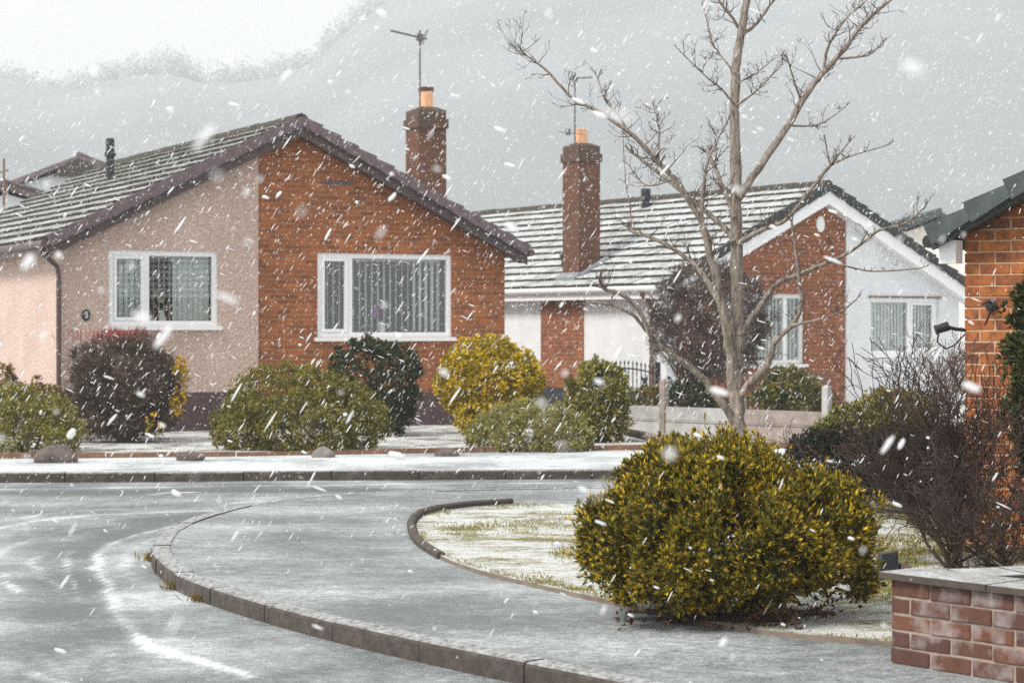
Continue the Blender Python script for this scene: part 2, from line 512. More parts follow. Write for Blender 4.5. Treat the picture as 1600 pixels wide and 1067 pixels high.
def offset(pts, dist):
    out = []
    for i, p in enumerate(pts):
        t = pts[min(i + 1, len(pts) - 1)] - pts[max(i - 1, 0)]
        t.z = 0; t.normalize()
        out.append(p + Vector((-t.y, t.x, 0)) * dist)
    return out

def sheet(name, poly, z, mat, thick=0.0, mound=None):
    tris = tessellate_polygon([[Vector((p[0], p[1], 0)) for p in poly]])
    me = bpy.data.meshes.new(name)
    vs = [(p[0], p[1], z) for p in poly]
    me.from_pydata(vs, [], [tuple(t) for t in tris])
    bm = bmesh.new(); bm.from_mesh(me)
    bmesh.ops.recalc_face_normals(bm, faces=bm.faces)
    for f in bm.faces:
        if f.normal.z < 0: f.normal_flip()
    bm.to_mesh(me); bm.free()
    me.materials.append(mat)
    return tag(link(name, me), kind='structure')

def vnoise(x, y, seed=0):
    def h(i, j):
        q = np.sin(i * 127.1 + j * 311.7 + seed * 74.7) * 43758.5453
        return q - np.floor(q)
    xi, yi = np.floor(x), np.floor(y)
    xf, yf = x - xi, y - yi
    u, v = xf * xf * (3 - 2 * xf), yf * yf * (3 - 2 * yf)
    return (h(xi, yi) * (1 - u) + h(xi + 1, yi) * u) * (1 - v) + (h(xi, yi + 1) * (1 - u) + h(xi + 1, yi + 1) * u) * v

def fbm(x, y, seed=0, o=4):
    s = 0; a = 0.5; t = 0
    for k in range(o):
        s = s + a * vnoise(x * 2 ** k, y * 2 ** k, seed + k); t += a; a *= 0.5
    return s / t

def grid_mesh(name, xs, ys, zf, mat, attr=None):
    X, Y = np.meshgrid(xs, ys)
    Z = zf(X, Y)
    co = np.stack([X, Y, Z], -1).reshape(-1, 3).astype(np.float32)
    nx, ny = len(xs), len(ys)
    i = np.arange(nx * ny).reshape(ny, nx)
    q = np.stack([i[:-1, :-1], i[:-1, 1:], i[1:, 1:], i[1:, :-1]], -1).reshape(-1, 4)
    me = quads_mesh(name, co, q, mat)
    me.polygons.foreach_set('use_smooth', np.ones(len(q), bool))
    if attr is not None:
        at_ = me.attributes.new('snow', 'FLOAT', 'POINT')
        at_.data.foreach_set('value', attr(X, Y).astype(np.float32).ravel())
    return me

def quads_mesh(name, co, quads, mat, colors=None):
    me = bpy.data.meshes.new(name)
    nq, k = quads.shape
    me.vertices.add(len(co)); me.vertices.foreach_set('co', np.asarray(co, np.float32).ravel())
    me.loops.add(nq * k); me.loops.foreach_set('vertex_index', quads.astype(np.int32).ravel())
    me.polygons.add(nq)
    me.polygons.foreach_set('loop_start', np.arange(0, nq * k, k, dtype=np.int32))
    me.materials.append(mat)
    if colors is not None:
        ca = me.color_attributes.new('Col', 'FLOAT_COLOR', 'POINT')
        ca.data.foreach_set('color', np.asarray(colors, np.float32).ravel())
    me.update(calc_edges=True)
    me.validate()
    return me

# land to the foot of the hill
mb = MB(); mb.add([(-700, -45, -0.05), (760, -45, -0.05), (760, 1160, -0.05), (-700, 1160, -0.05)], [(0, 1, 2, 3)])
tag(mb.build('ground', M['ground']), kind='structure')

# near kerb line (foot of the kerb, photo rows on the road)
KPX = [(1010, 1110), (860, 1078), (700, 1044), (560, 1012), (440, 980), (340, 949), (280, 925), (250, 904), (238, 885), (240, 866), (262, 846), (310, 826), (390, 805), (500, 791), (640, 784), (850, 779), (1100, 776), (1500, 774), (2300, 772)]
KL = spline([gnd(x, y) for x, y in KPX], 12)
KIN = offset(KL, -0.125)          # inner edge of the kerb stones
# far kerb line
FK = spline([gnd(-900, 759), gnd(-400, 757), gnd(0, 754.5), gnd(480, 751), gnd(960, 748), gnd(1600, 744.5), gnd(2300, 741)], 8)

RIDGES = [
    ([(330, 808), (210, 837), (165, 856), (152, 879), (161, 901), (176, 935), (187, 961), (221, 1002), (262, 1017), (319, 1034), (390, 1057)], 0.053, 0.56),
    ([(112, 858), (105, 879), (112, 909), (126, 939)], 0.037, 0.45),
    ([(66, 866), (52, 880), (68, 903)], 0.043, 0.41),
    ([(78, 905), (100, 925), (126, 942)], 0.037, 0.38),
    ([(-20, 828), (68, 812), (150, 804), (214, 802), (330, 798)], 0.081, 0.34),
    ([(-20, 818), (100, 800), (260, 792)], 0.062, 0.22),
    ([(240, 772), (262, 770), (300, 769)], 0.099, 0.60),
    ([(300, 772), (360, 771), (420, 772)], 0.050, 0.34),
    ([(360, 786), (400, 784), (455, 784)], 0.062, 0.45),
    ([(10, 898), (20, 915), (32, 926)], 0.043, 0.41),
    ([(50, 1050), (90, 1066), (130, 1085)], 0.050, 0.45),
    ([(30, 1010), (70, 1030), (110, 1062)], 0.031, 0.22),
    ([(-60, 765), (400, 759), (960, 753), (1400, 750)], 0.099, 0.34),
    ([(300, 822), (240, 842), (205, 860), (198, 882), (205, 905)], 0.056, 0.19),
    ([(-30, 880), (30, 850), (100, 830), (200, 815)], 0.056, 0.22),
    ([(140, 990), (150, 1010), (190, 1050)], 0.031, 0.19),
]
TRACKS = [   # wheel-worn darker bands
    ([(-60, 772), (300, 766), (700, 764), (1100, 760), (1500, 757)], 0.22, -0.26),
    ([(420, 790), (270, 812), (180, 838), (130, 862), (128, 890), (140, 930), (150, 980), (190, 1040)], 0.16, -0.22),
    ([(-30, 850), (60, 838), (140, 826), (300, 800)], 0.16, -0.16),
    ([(90, 850), (78, 880), (86, 920), (70, 980), (60, 1060)], 0.20, -0.18),
]
def seg_dist(X, Y, pts):
    best = np.full(X.shape, 1e9)
    for a, b in zip(pts, pts[1:]):
        dx, dy = b.x - a.x, b.y - a.y
        t = np.clip(((X - a.x) * dx + (Y - a.y) * dy) / (dx * dx + dy * dy + 1e-9), 0, 1)
        best = np.minimum(best, np.hypot(X - a.x - t * dx, Y - a.y - t * dy))
    return best
def road_snow(X, Y):
    s = (fbm(X * 0.5, Y * 0.7, 3) - 0.5) * 0.55 - 0.02
    wob = (fbm(X * 2.5, Y * 2.5, 9) - 0.5)
    for pts, wd, amp in RIDGES:
        P = spline([gnd(x, y) for x, y in pts], 5)
        dd = seg_dist(X + wob * 0.05, Y + wob * 0.12, P)
        brk = np.clip(fbm(X * 1.8, Y * 1.8, 21) * 2.2 - 0.35, 0, 1)
        s = s + 0.9 * amp * np.exp(-(dd / (wd * .62)) ** 2) * (0.2 + 0.8 * brk)
    for pts, wd, amp in TRACKS:
        P = spline([gnd(x, y) for x, y in pts], 5)
        s = s + amp * np.exp(-(seg_dist(X + wob * 0.2, Y + wob * 0.2, P) / wd) ** 2)
    return s
me = grid_mesh('road', np.arange(-7.5, 9.0, 0.045), np.concatenate([np.arange(6.5, 15, 0.045), np.arange(15, 22.8, 0.06)]),
               lambda X, Y: 0.012 * np.clip(road_snow(X, Y), -0.3, 1.0), M['road'], road_snow)
tag(link('road', me), kind='structure')

# kerb stones, one object each
def kerb_run(name, line, inward, step, h):
    root = empty(name, (0, 0, 0)); tag(root, kind='structure')
    SUB = 5
    P = resample(line, step / SUB)
    n_ = 0.125; r = 0.02
    for i in range(0, len(P) - SUB, SUB):
        a = P[i].copy(); hh = h + random.uniform(-0.005, 0.005); jog = random.uniform(-.006, .006)
        prof = [(0, -0.05), (0, hh - r), (r * 0.35, hh - r * 0.3), (r, hh), (n_, hh), (n_, -0.05)]
        k = len(prof); vs = []
        for j in range(SUB + 1):
            q = P[i + j].copy()
            t = P[min(i + j + 1, len(P) - 1)] - P[max(i + j - 1, 0)]; t.normalize()
            nrm = Vector((-t.y, t.x, 0)) * inward
            if j == 0: q += t * .005
            if j == SUB: q -= t * .005
            for (u, z) in prof: vs.append(q - a + nrm * (u + jog) + Vector((0, 0, z)))
        fs = [tuple(range(k)), tuple(range((SUB + 1) * k - 1, SUB * k - 1, -1))]
        for j in range(SUB):
            fs += [(j * k + e, (j + 1) * k + e, (j + 1) * k + (e + 1) % k, j * k + (e + 1) % k) for e in range(k)]
        mb = MB(); mb.add(vs, fs)
        o = mb.build('kerb_stone', M['kerb'], root, a, uv=False)
        bm = bmesh.new(); bm.from_mesh(o.data); bmesh.ops.recalc_face_normals(bm, faces=bm.faces); bm.to_mesh(o.data); bm.free()
    return root
kerb_run('kerb', KL, -1, 0.80, 0.105)
kerb_run('kerb', FK, 1, 0.915, 0.10)

# footway inside the near kerb
poly = [(p.x, p.y) for p in KIN] + [(12.0, 8.0), (6.0, 5.0), (1.2, 6.0)]
sheet('pavement', poly, 0.1, M['path'])
# footway along the far kerb and the gardens behind it
FIN = offset(FK, 0.125)
EDGE = spline([gnd(-900, 722, .1), gnd(-400, 719, .1), gnd(0, 716, .1), gnd(300, 713.5, .1), gnd(700, 707, .1), gnd(1040, 702, .1), gnd(1500, 697, .1), gnd(2200, 692, .1)], 8)
sheet('pavement', [(p.x, p.y) for p in FIN] + [(p.x, p.y) for p in reversed(EDGE)], 0.098, M['path_far'])
sheet('garden_bed', [(p.x, p.y) for p in EDGE] + [(40, 70), (-40, 70)], 0.094, M['garden'])

# lawn with its turf tip
LAWN_LOW = [(654, 832), (664, 850), (700, 873), (760, 893), (840, 912), (930, 932), (1050, 958), (1200, 984), (1400, 1003)]
LAWN_UP = [(654, 832), (652, 818), (668, 805), (720, 796), (790, 790), (880, 787), (1000, 785), (1300, 783), (1900, 781)]
ZL = 0.125
LO = spline([gnd(x, y, ZL) for x, y in LAWN_LOW], 8)
UP = spline([gnd(x, y, ZL) for x, y in LAWN_UP], 8)
lpoly = [(p.x, p.y) for p in LO] + [(3.2, 9.9), (9.0, 9.0), (9.5, 17.5)] + [(p.x, p.y) for p in reversed(UP[1:])]
lawn = sheet('lawn', lpoly, ZL, M['lawn'])
# turf edge skirt: a small cut face down to the footway
mb = MB()
for line in (LO, UP):
    for a, b in zip(line, line[1:]):
        mb.add([(a.x, a.y, ZL), (b.x, b.y, ZL), (b.x, b.y, 0.09), (a.x, a.y, 0.09)], [(0, 1, 2, 3)])
mb.build('turf_edge', M['timber'], lawn, uv=False)

# rounded edging stones along the lawn's tip
er = empty('lawn_edging', (0, 0, 0)); tag(er, 'low curved concrete edging round the tip of the snowy lawn', 'edging')
tip = spline([gnd(x, y, 0.1) for x, y in [(690, 873), (657, 852), (645, 834), (643, 818), (660, 803), (710, 793), (790, 787), (870, 784)]], 8)
P = resample(tip, 0.45)
for a, b in zip(P, P[1:]):
    t = (b - a); L = t.length; t.normalize(); nr = Vector((-t.y, t.x, 0))
    mb = MB(); pr = [(-0.03, -0.02), (-0.03, 0.03), (-0.015, 0.045), (0.015, 0.045), (0.03, 0.03), (0.03, -0.02)]
    vs = [t * e + nr * u + Vector((0, 0, z)) for e in (0.006, L - 0.006) for u, z in pr]; k = 6
    mb.add(vs, [tuple(range(k)), tuple(range(2 * k - 1, k - 1, -1))] + [(i, i + k, (i + 1) % k + k, (i + 1) % k) for i in range(k)])
    o = mb.build('edging_stone', M['coping'], er, a, uv=False)
    bm = bmesh.new(); bm.from_mesh(o.data); bmesh.ops.recalc_face_normals(bm, faces=bm.faces); bm.to_mesh(o.data); bm.free()

# rusty board between footway and garden: one object with each board a part
er = empty('garden_edging', (0, 0, 0)); tag(er, 'rusty brown low edging strip between far footway and front garden', 'edging')
P = resample(EDGE, 1.5)
for a, b in zip(P, P[1:]):
    t = (b - a); L = t.length; t.normalize(); nr = Vector((-t.y, t.x, 0))
    h = random.uniform(0.045, 0.075)
    pts = [t * 0.0 - nr * .03, t * (L - .02) - nr * .03, t * (L - .02) + nr * .03, nr * .03]
    mb = MB(); mb.hexa([p + Vector((0, 0, -.02)) for p in pts] + [p + Vector((0, 0, h)) for p in pts])
    mb.build('edging_board', M['edging'], er, a, uv=False)

# ------------------------------------------------------------------ houses
def house_frame(X0, Y0, ang, zb):
    c, s = math.cos(ang), math.sin(ang)
    def hw(x, y, z): return Vector((X0 + c * x - s * y, Y0 + s * x + c * y, z))
    return hw

def zone(mb, x0, x1, z0, top, y0, y1, hole=None, mid=None, m=0):
    xs = {x0, x1}
    if hole: xs |= {hole[0], hole[1]}
    if mid is not None and x0 < mid < x1: xs.add(mid)
    xs = sorted(xs)
    for a, b in zip(xs, xs[1:]):
        if hole and a >= hole[0] - 1e-6 and b <= hole[1] + 1e-6:
            mb.prism([(a, z0), (b, z0), (b, hole[2]), (a, hole[2])], y0, y1, m)
            mb.prism([(a, hole[3]), (b, hole[3]), (b, top(b)), (a, top(a))], y0, y1, m)
        else:
            mb.prism([(a, z0), (b, z0), (b, top(b)), (a, top(a))], y0, y1, m)

def rot_z90(mb):   # (x, y) -> (y, x): turns a wall built along x into one along y
    mb.v = [(y, x, z) for x, y, z in mb.v]
    mb.f = [tuple(reversed(f)) for f in mb.f]
    return mb

def roof(root, W, L, zap, slope, ovx, ovy, verge_mat, barge_mat, snow_mat, barge_h=0.2, courses=13, left=True, right=True, ridge_mat=None, vh=.10):
    th = math.atan(slope); ct, st = math.cos(th), math.sin(th)
    zr = lambda x: zap - 0.06 - slope * abs(x - W / 2)          # top of the deck
    rf = empty('roof', (0, 0, 0), 0, root)
    mb = MB()
    xl, xr = -ovx, W + ovx
    mb.prism([(xl, zr(xl) - .07), (W / 2, zap - .06 - .08), (xr, zr(xr) - .07), (xr, zr(xr)), (W / 2, zap - .06), (xl, zr(xl))], -ovy + .04, L + ovy - .04)
    mb.build('roof_deck', M['tile'], rf)
    # barge boards, front and back
    for y0 in (-ovy, L + ovy - .03):
        for a, b in ((xl, W / 2), (W / 2, xr)):
            mb = MB()
            mb.prism([(a, zr(a) - barge_h), (b, zr(b) - barge_h), (b, zr(b) - .005), (a, zr(a) - .005)], y0, y0 + .03)
            mb.build('barge_board', barge_mat, rf)
    # soffit under the front verge
    mb = MB()
    for a, b in ((xl, W / 2), (W / 2, xr)):
        mb.prism([(a, zr(a) - barge_h + .03), (b, zr(b) - barge_h + .03), (b, zr(b) - barge_h + .045), (a, zr(a) - barge_h + .045)], -ovy + .032, .02)
    mb.build('soffit', barge_mat, rf)
    S = (W / 2 + ovx) / ct
    stp = S / courses
    tw = 0.30
    ny = int(round((L + 2 * ovy) / tw)); tw = (L + 2 * ovy) / ny
    for sd in ([-1] if left else []) + ([1] if right else []):
        ox = xl if sd < 0 else xr
        for i in range(courses):
            mb = MB()
            for k in range(ny):
                j = random.uniform(-.006, .006); q = random.uniform(-.012, .012)
                s0, s1 = i * stp + q - .02, min((i + 1) * stp + .03, S)
                y0, y1 = -ovy + k * tw + .003, -ovy + (k + 1) * tw - .003
                def P(s, y, h): return (ox - sd * s * ct + sd * st * h, y, zr(ox) + s * st + ct * h)
                h0, h1 = .072 + j, .018 + j * .4
                ring = [P(s0, y0, 0.002), P(s0, y1, 0.002), P(s1, y1, 0.002), P(s1, y0, 0.002), P(s0, y0, h0), P(s0, y1, h0), P(s1, y1, h1), P(s1, y0, h1)]
                fs = [(4, 5, 6, 7), (0, 1, 5, 4), (1, 2, 6, 5), (3, 0, 4, 7)]
                if sd < 0: fs = [tuple(reversed(f)) for f in fs]
                mb.add(ring, fs, [1, 0, 0, 0])
            mb.build('tile_course', [M['tile'], snow_mat], rf, uv=False)
    # verge tiles down both front slopes
    vm = MB()
    hl = stp * .498
    vm.hexa([(-hl, -.052, -vh), (hl, -.048, -vh + .02), (hl, .07, -vh + .02), (-hl, .07, -vh), (-hl, -.052, .078), (hl, -.048, .040), (hl, .07, .040), (-hl, .07, .078)])
    vme = vm.mesh('verge_tile', verge_mat)
    for sd in (-1, 1):
        ox = xl if sd < 0 else xr
        for i in range(courses):
            s = (i + .5) * stp
            o = link('verge_tile', vme, rf, (ox - sd * s * ct, -ovy - .012, zr(ox) + s * st + .004))
            o.rotation_euler = (0, -th if sd < 0 else th, 0)
            if sd > 0:
                o.rotation_euler = (0, th, 0); o.scale = (-1, 1, 1)
    # ridge tiles
    rt = MB()
    prof = [(-.13, -.07), (-.10, .0), (-.05, .05), (0, .065), (.05, .05), (.10, .0), (.13, -.07)]
    vs = [(x, y, z) for y in (0, .44) for x, z in prof]
    k = len(prof)
    rt.add(vs, [(i, i + 1, i + 1 + k, i + k) for i in range(k - 1)] + [tuple(range(k - 1, -1, -1)), tuple(range(k, 2 * k))])
    rme = rt.mesh('ridge_tile', ridge_mat or M['tile'])
    nr_ = int((L + 2 * ovy) / .45)
    for i in range(nr_):
        o = link('ridge_tile', rme, rf, (W / 2, -ovy + i * .45, zap - .02 + random.uniform(-.006, .006)))
    return rf, zr

def window(root, x0, x1, z0, z1, mull, y, sides=0.075, sill=True, casements=()):
    """white frame in a front wall; mull = x of mullions, casements = (a, b) openings with an inner sash"""
    d = 0.07; yy = y
    mb = MB()
    f = sides
    mb.box(x0, x1, yy, yy + d, z0, z0 + f); mb.box(x0, x1, yy, yy + d, z1 - f, z1)
    xs = [x0] + list(mull) + [x1]
    mb.box(x0, x0 + f, yy, yy + d, z0 + f, z1 - f); mb.box(x1 - f, x1, yy, yy + d, z0 + f, z1 - f)
    for q in mull: mb.box(q - f * .5, q + f * .5, yy, yy + d, z0 + f, z1 - f)
    fr = mb.build('window', M['upvc'], root)
    for k, (a, b) in enumerate(zip(xs, xs[1:])):
        a2 = a + (f if k == 0 else f * .5); b2 = b - (f if k == len(xs) - 2 else f * .5)
        if k in casements:
            g = .05
            mb = MB()
            za, zb_ = z0 + f, z1 - f
            mb.box(a2 + .004, b2 - .004, yy - .012, yy + .04, za + .004, za + g); mb.box(a2 + .004, b2 - .004, yy - .012, yy + .04, zb_ - g, zb_ - .004)
            mb.box(a2 + .004, a2 + g, yy - .012, yy + .04, za + g, zb_ - g); mb.box(b2 - g, b2 - .004, yy - .012, yy + .04, za + g, zb_ - g)
            mb.build('sash', M['upvc'], fr)
            a2 += g; b2 -= g
        mb = MB(); mb.box(a2 - .01, b2 + .01, yy + .028, yy + .034, z0 + f - .01, z1 - f + .01)
        mb.build('pane', M['glass'], fr)
    if sill:
        mb = MB(); mb.prism([(x0 - .05, z0 - .06), (x1 + .05, z0 - .06), (x1 + .05, z0 - .002), (x0 - .05, z0 - .002)], yy - .10, yy + .06)
        mb.build('sill', M['upvc'], fr)
    return fr

def blind(hw, ang, x0, x1, z0, z1, y, step, turn, label, mat, group=None, wid=0.085):
    root = empty('vertical_blind', hw(x0, y, z0), ang)
    tag(root, label, 'blind', group)
    mb = MB(); mb.box(0, x1 - x0, -.02, .02, z1 - z0 - .03, z1 - z0 + .01)
    mb.build('head_rail', M['upvc'], root)
    mb = MB(); h = z1 - z0 - .04
    mb.hexa([(-wid / 2, -.004, 0), (0, .006, 0), (wid / 2, -.004, 0), (0, .008, 0), (-wid / 2, -.004, h), (0, .006, h), (wid / 2, -.004, h), (0, .008, h)])
    me = mb.mesh('slat', mat)
    k = int((x1 - x0) / step)
    for i in range(k):
        u = (i + .5) / k
        link('slat', me, root, ((x1 - x0) * u, 0, .005), (0, 0, R((turn(u) if callable(turn) else turn) + random.uniform(-5, 5))))
    return root

def chimney(root, cx, cy, sx, sy, zb, zt, pot_h, mat, soot_rim=True):
    mb = MB()
    mb.box(cx - sx / 2, cx + sx / 2, cy - sy / 2, cy + sy / 2, zb, zt - .22)
    ch = mb.build('chimney', mat, root)
    mb = MB()
    mb.box(cx - sx / 2 - .03, cx + sx / 2 + .03, cy - sy / 2 - .03, cy + sy / 2 + .03, zt - .30, zt - .145)
    mb.box(cx - sx / 2 + .002, cx + sx / 2 - .002, cy - sy / 2 + .002, cy + sy / 2 - .002, zt - .145, zt)
    mb.build('corbel', M['soot_brick'], ch)
    mb = MB()
    mb.hexa([(cx - sx / 2 + .01, cy - sy / 2 + .01, zt), (cx + sx / 2 - .01, cy - sy / 2 + .01, zt), (cx + sx / 2 - .01, cy + sy / 2 - .01, zt), (cx - sx / 2 + .01, cy + sy / 2 - .01, zt),
             (cx - .13, cy - .13, zt + .06), (cx + .13, cy - .13, zt + .06), (cx + .13, cy + .13, zt + .06), (cx - .13, cy + .13, zt + .06)])
    mb.build('flaunching', M['coping'], ch)
    mb = MB()
    r = .118
    mb.lathe([(r * 1.08, zt + .03), (r * 1.02, zt + .06), (r * .98, zt + pot_h - .03), (r * 1.06, zt + pot_h - .03), (r * 1.06, zt + pot_h)], 14, 0, (cx, cy))
    p = mb.build('chimney_pot', M['pot'], ch)
    if soot_rim:
        mb = MB(); mb.lathe([(r * 1.10, zt + pot_h - .035), (r * 1.12, zt + pot_h + .03)], 14, 0, (cx, cy))
        mb.build('pot_rim', M['soot'], p)
    return ch

def aerial(loc, h, yagi_len, yagi_rot, tilt, label, group, n_el=9, low=False):
    r = empty('tv_aerial', loc); tag(r, label, 'aerial', group)
    mb = MB(); mb.tube([(0, 0, 0), (0, 0, h)], .016, 8); mb.build('mast', M['metal'], r)
    y = empty('antenna_head', (0, 0, h - .12), 0, r)
    y.rotation_euler = (0, tilt, yagi_rot)
    mb = MB(); mb.tube([(-yagi_len, 0, 0), (.12, 0, 0)], .014, 6); mb.build('boom', M['metal'], y)
    for i in range(n_el):
        x = -yagi_len + .04 + (yagi_len - .1) * i / (n_el - 1)
        mb = MB(); e = .10 + .02 * i / n_el
        mb.tube([(x, -e, 0), (x, e, 0)], .007, 5); mb.build('element', M['metal'], y)
    mb = MB()
    mb.tube([(.05, -.16, -.13), (.09, -.16, .13)], .008, 5); mb.tube([(.05, .16, -.13), (.09, .16, .13)], .008, 5)
    mb.tube([(.05, -.16, -.13), (.05, .16, -.13)], .008, 5); mb.tube([(.09, -.16, .13), (.09, .16, .13)], .008, 5); mb.tube([(.07, -.16, 0), (.07, .16, 0)], .008, 5)
    mb.build('reflector', M['metal'], y)
    mb = MB(); mb.box(-.05, .05, -.03, .03, -.06, .06); mb.build('clamp', M['metal'], y)
    if low:
        mb = MB(); mb.tube([(-.30, -.1, h * .42), (.20, .07, h * .42 - .03)], .007, 5); mb.box(-.17, -.08, -.07, .0, h * .42 - .05, h * .42 + .06)
        mb.build('dipole', M['metal'], r)
    return r

def pipe(root, pts, r, mat, name='drainpipe'):
    mb = MB(); mb.tube(pts, r, 10)
    o = mb.build(name, mat, root)
    return o

# ---- house 1: pink pebbledash and orange brick bungalow
X1, Y1, A1 = -.2203 * 29, 29.0, math.atan2(.46, .888)
W1, L1 = 7.08, 10.3
h1 = empty('bungalow', (X1, Y1, 0), A1)
tag(h1, 'pink pebbledash and orange brick bungalow with brown gable and snow-dusted roof', 'house')
hw1 = house_frame(X1, Y1, A1, 0)
ZA1, SL = 4.74, .49
rf, zr1 = roof(h1, W1, L1, ZA1, SL, .25, .27, M['verge'], M['barge'], M['snow_tile'], .24, 13)
top1 = lambda x: zr1(x) - .075
GLZ = .05
H1A = (0.694, 2.327, 1.625, 2.715)
H1B = (3.911, 6.153, 1.455, 2.73)
mb = MB(); zone(mb, 0, 2.96, -.1, top1, 0, .25, H1A, W1 / 2); mb.build('wall', M['pebble'], h1)
mb = MB(); zone(mb, 2.96, W1, -.1, top1, .03, .25, H1B, W1 / 2); mb.build('wall', M['brick'], h1)
mb = MB(); zone(mb, .25, L1 - .25, -.1, lambda x: top1(.0), 0, .25); rot_z90(mb).build('wall', M['pebble'], h1)
mb = MB(); zone(mb, .25, L1 - .25, -.1, lambda x: top1(.0), W1 - .25, W1); rot_z90(mb).build('wall', M['brick'], h1)
mb = MB(); zone(mb, 0, W1, -.1, top1, L1 - .25, L1, None, W1 / 2); mb.build('wall', M['pebble'], h1)
mb = MB(); mb.box(.26, W1 - .26, 2.6, 2.7, 0, 2.8); mb.build('partition', M['inside'], h1)
mb = MB(); mb.box(-.02, 2.96, -.02, -.003, 0, .655); mb.box(2.962, W1 + .02, .008, .027, 0, .60); mb.build('plinth', M['plinth'], h1)
mb = MB(); mb.box(-.02, -.003, -.02, L1, 0, .655); mb.build('plinth', M['plinth'], h1)
window(h1, *H1A, [1.262], .03, casements=(0,))
window(h1, *H1B, [4.452], .055, casements=(0,))
mb = MB(); mb.box(4.02, 4.5, -.003 + .03, .028, 3.76, 3.83)
for k in range(9): mb.box(4.04 + k * .05, 4.07 + k * .05, .018, .026, 3.77, 3.82)
mb.build('air_vent', M['verge'], h1)
mb = MB(); mb.lathe([(.062, 0), (.062, .012), (.05, .02)], 14); o = mb.build('number_plaque', M['iron'], h1, (.36, -.004, 1.78), (R(90), 0, 0)); o.scale = (1, 1.35, 1)
mb = MB(); mb.tube([(-.012, .03, .022), (.012, .03, .022), (.012, -.03, .022), (-.012, -.03, .022), (-.012, .03, .022)], .006, 5); mb.build('digit', M['upvc'], o)
# gutter along the left eave, hopper and drainpipe on the corner
mb = MB(); zg = zr1(-.25) - .05
mb.tube([(-.31, -.30, zg), (-.31, L1 + .2, zg)], .055, 10); mb.box(-.285, -.265, -.2, L1 + .2, zg - .13, zg + .03); mb.build('gutter', M['gutter'], h1)
pipe(h1, [(-.31, -.15, zg - .03), (-.31, -.15, zg - .12), (-.06, -.06, zg - .32), (-.045, -.055, zg - .45), (-.045, -.055, .0)], .036, M['gutter'])
mb = MB(); zg2 = zr1(W1 + .25) - .05
mb.tube([(W1 + .31, -.30, zg2), (W1 + .31, L1 + .2, zg2)], .055, 10); mb.build('gutter', M['gutter'], h1)
# vent pipe on the left slope
mb = MB(); vx, vy = 2.35, 5.6; vz = zr1(vx)
mb.lathe([(.07, vz - .1), (.07, vz + .42), (.10, vz + .44), (.10, vz + .50), (.075, vz + .52), (.075, vz + .72), (.06, vz + .74)], 12, 0, (vx, vy))
mb.build('flue_pipe', M['black'], h1)
chimney(h1, 6.70, 2.15, .50, .52, 2.6, 5.19, .36, M['chimney_brick'])
aerial(hw1(6.52, 2.0, 4.75), 1.75, .50, R(10), R(12), 'thin tv aerial mast on the chimney of the pink bungalow', 'tv aerials')
blind(hw1, A1, 1.36, 2.24, 1.70, 2.64, .15,.079, lambda u: 82 if u < .33 else 12, 'closed grey-green vertical blind in the pink wall window', M['blind'])
blind(hw1, A1, .79, 1.20, 1.70, 2.64, .15,.079, 20, 'narrow vertical blind behind the small opening pane of pink wall', M['blind'])
blind(hw1, A1, 4.53, 6.06, 1.54, 2.65, .24, .098, lambda u: 88 if u < .5 else (74 if u < .7 else 30 + 20 * (1 - u)), 'vertical blind with slats turned open in the orange brick window', M['blind_pale'])
blind(hw1, A1, 4.0, 4.40, 1.54, 2.65, .24, .098, 86, 'narrow vertical blind behind the left pane of orange brick window', M['blind_pale'])

def flower_vase(loc, label, petal, h=.24, n=12, spread=.06, vase=True):
    r = empty('flower_vase', loc); tag(r, label, 'vase')
    if vase:
        mb = MB(); mb.lathe([(.035, 0), (.055, .05), (.05, .11), (.028, .16), (.036, .19)], 12); mb.build('vase', M['vase'], r)
    mb = MB(); mb.tube([(0, 0, .05), (-.02, 0, .2), (-.05, 0, h)], .006, 5); mb.build('stem', M['leaf_plain'], r)
    for i in range(n):
        a = random.uniform(0, 6.28); q = random.uniform(.2, 1) * spread
        c = Vector((-.06 + q * math.cos(a), random.uniform(-.03, .03), h + .06 + 1.5 * q * math.sin(a)))
        mb = MB(); vs = [c]
        for k in range(5): vs.append(c + Vector((.032 * math.cos(k * 1.257), -.012 + random.uniform(-.01, .01), .032 * math.sin(k * 1.257))))
        vs.append(c + Vector((0, .015, 0)))
        mb.add(vs, [(0, 1 + k, 1 + (k + 1) % 5) for k in range(5)] + [(6, 1 + (k + 1) % 5, 1 + k) for k in range(5)])
        mb.build('blossom', petal, r, uv=False)
    return r
flower_vase(hw1(5.02, .14, 1.51), 'purple orchid in a white vase on the brick window ledge', M['petal'], .28)
flower_vase(hw1(1.52, .13, 1.67), 'pale cream flowers inside the pink wall window', M['cream_petal'], .26, 9, .10)

# ---- house 2: white and brick bungalow
X2, Y2, A2 = 2.7, 36.0, math.atan2(.5535, .833)
W2, L2 = 7.2, 12.3
h2 = empty('bungalow', (X2, Y2, 0), A2)
tag(h2, 'white rendered bungalow with red brick panels and white gable boards', 'house')
hw2 = house_frame(X2, Y2, A2, 0)
ZA2 = 4.28
rf, zr2 = roof(h2, W2, L2, ZA2, SL, .25, .27, M['verge_black'], M['upvc'], M['snow_tile2'], .34, 13)
top2 = lambda x: zr2(x) - .075
H2A = (1.305, 3.254, .93, 2.22)
H2B = (4.858, 6.66, 1.09, 2.16)
mb = MB(); zone(mb, .22, 4.25, -.1, top2, .0, .25, H2A, W2 / 2); mb.build('wall', M['brick2'], h2)
mb = MB(); zone(mb, 4.25, W2, -.1, top2, -.04, .25, H2B, W2 / 2); mb.build('wall', M['render'], h2)
mb = MB(); mb.prism([(0, -.1), (.22, -.1), (.22, top2(.22)), (0, top2(0))], -.02, .25); mb.build('corner_pier', M['render'], h2)
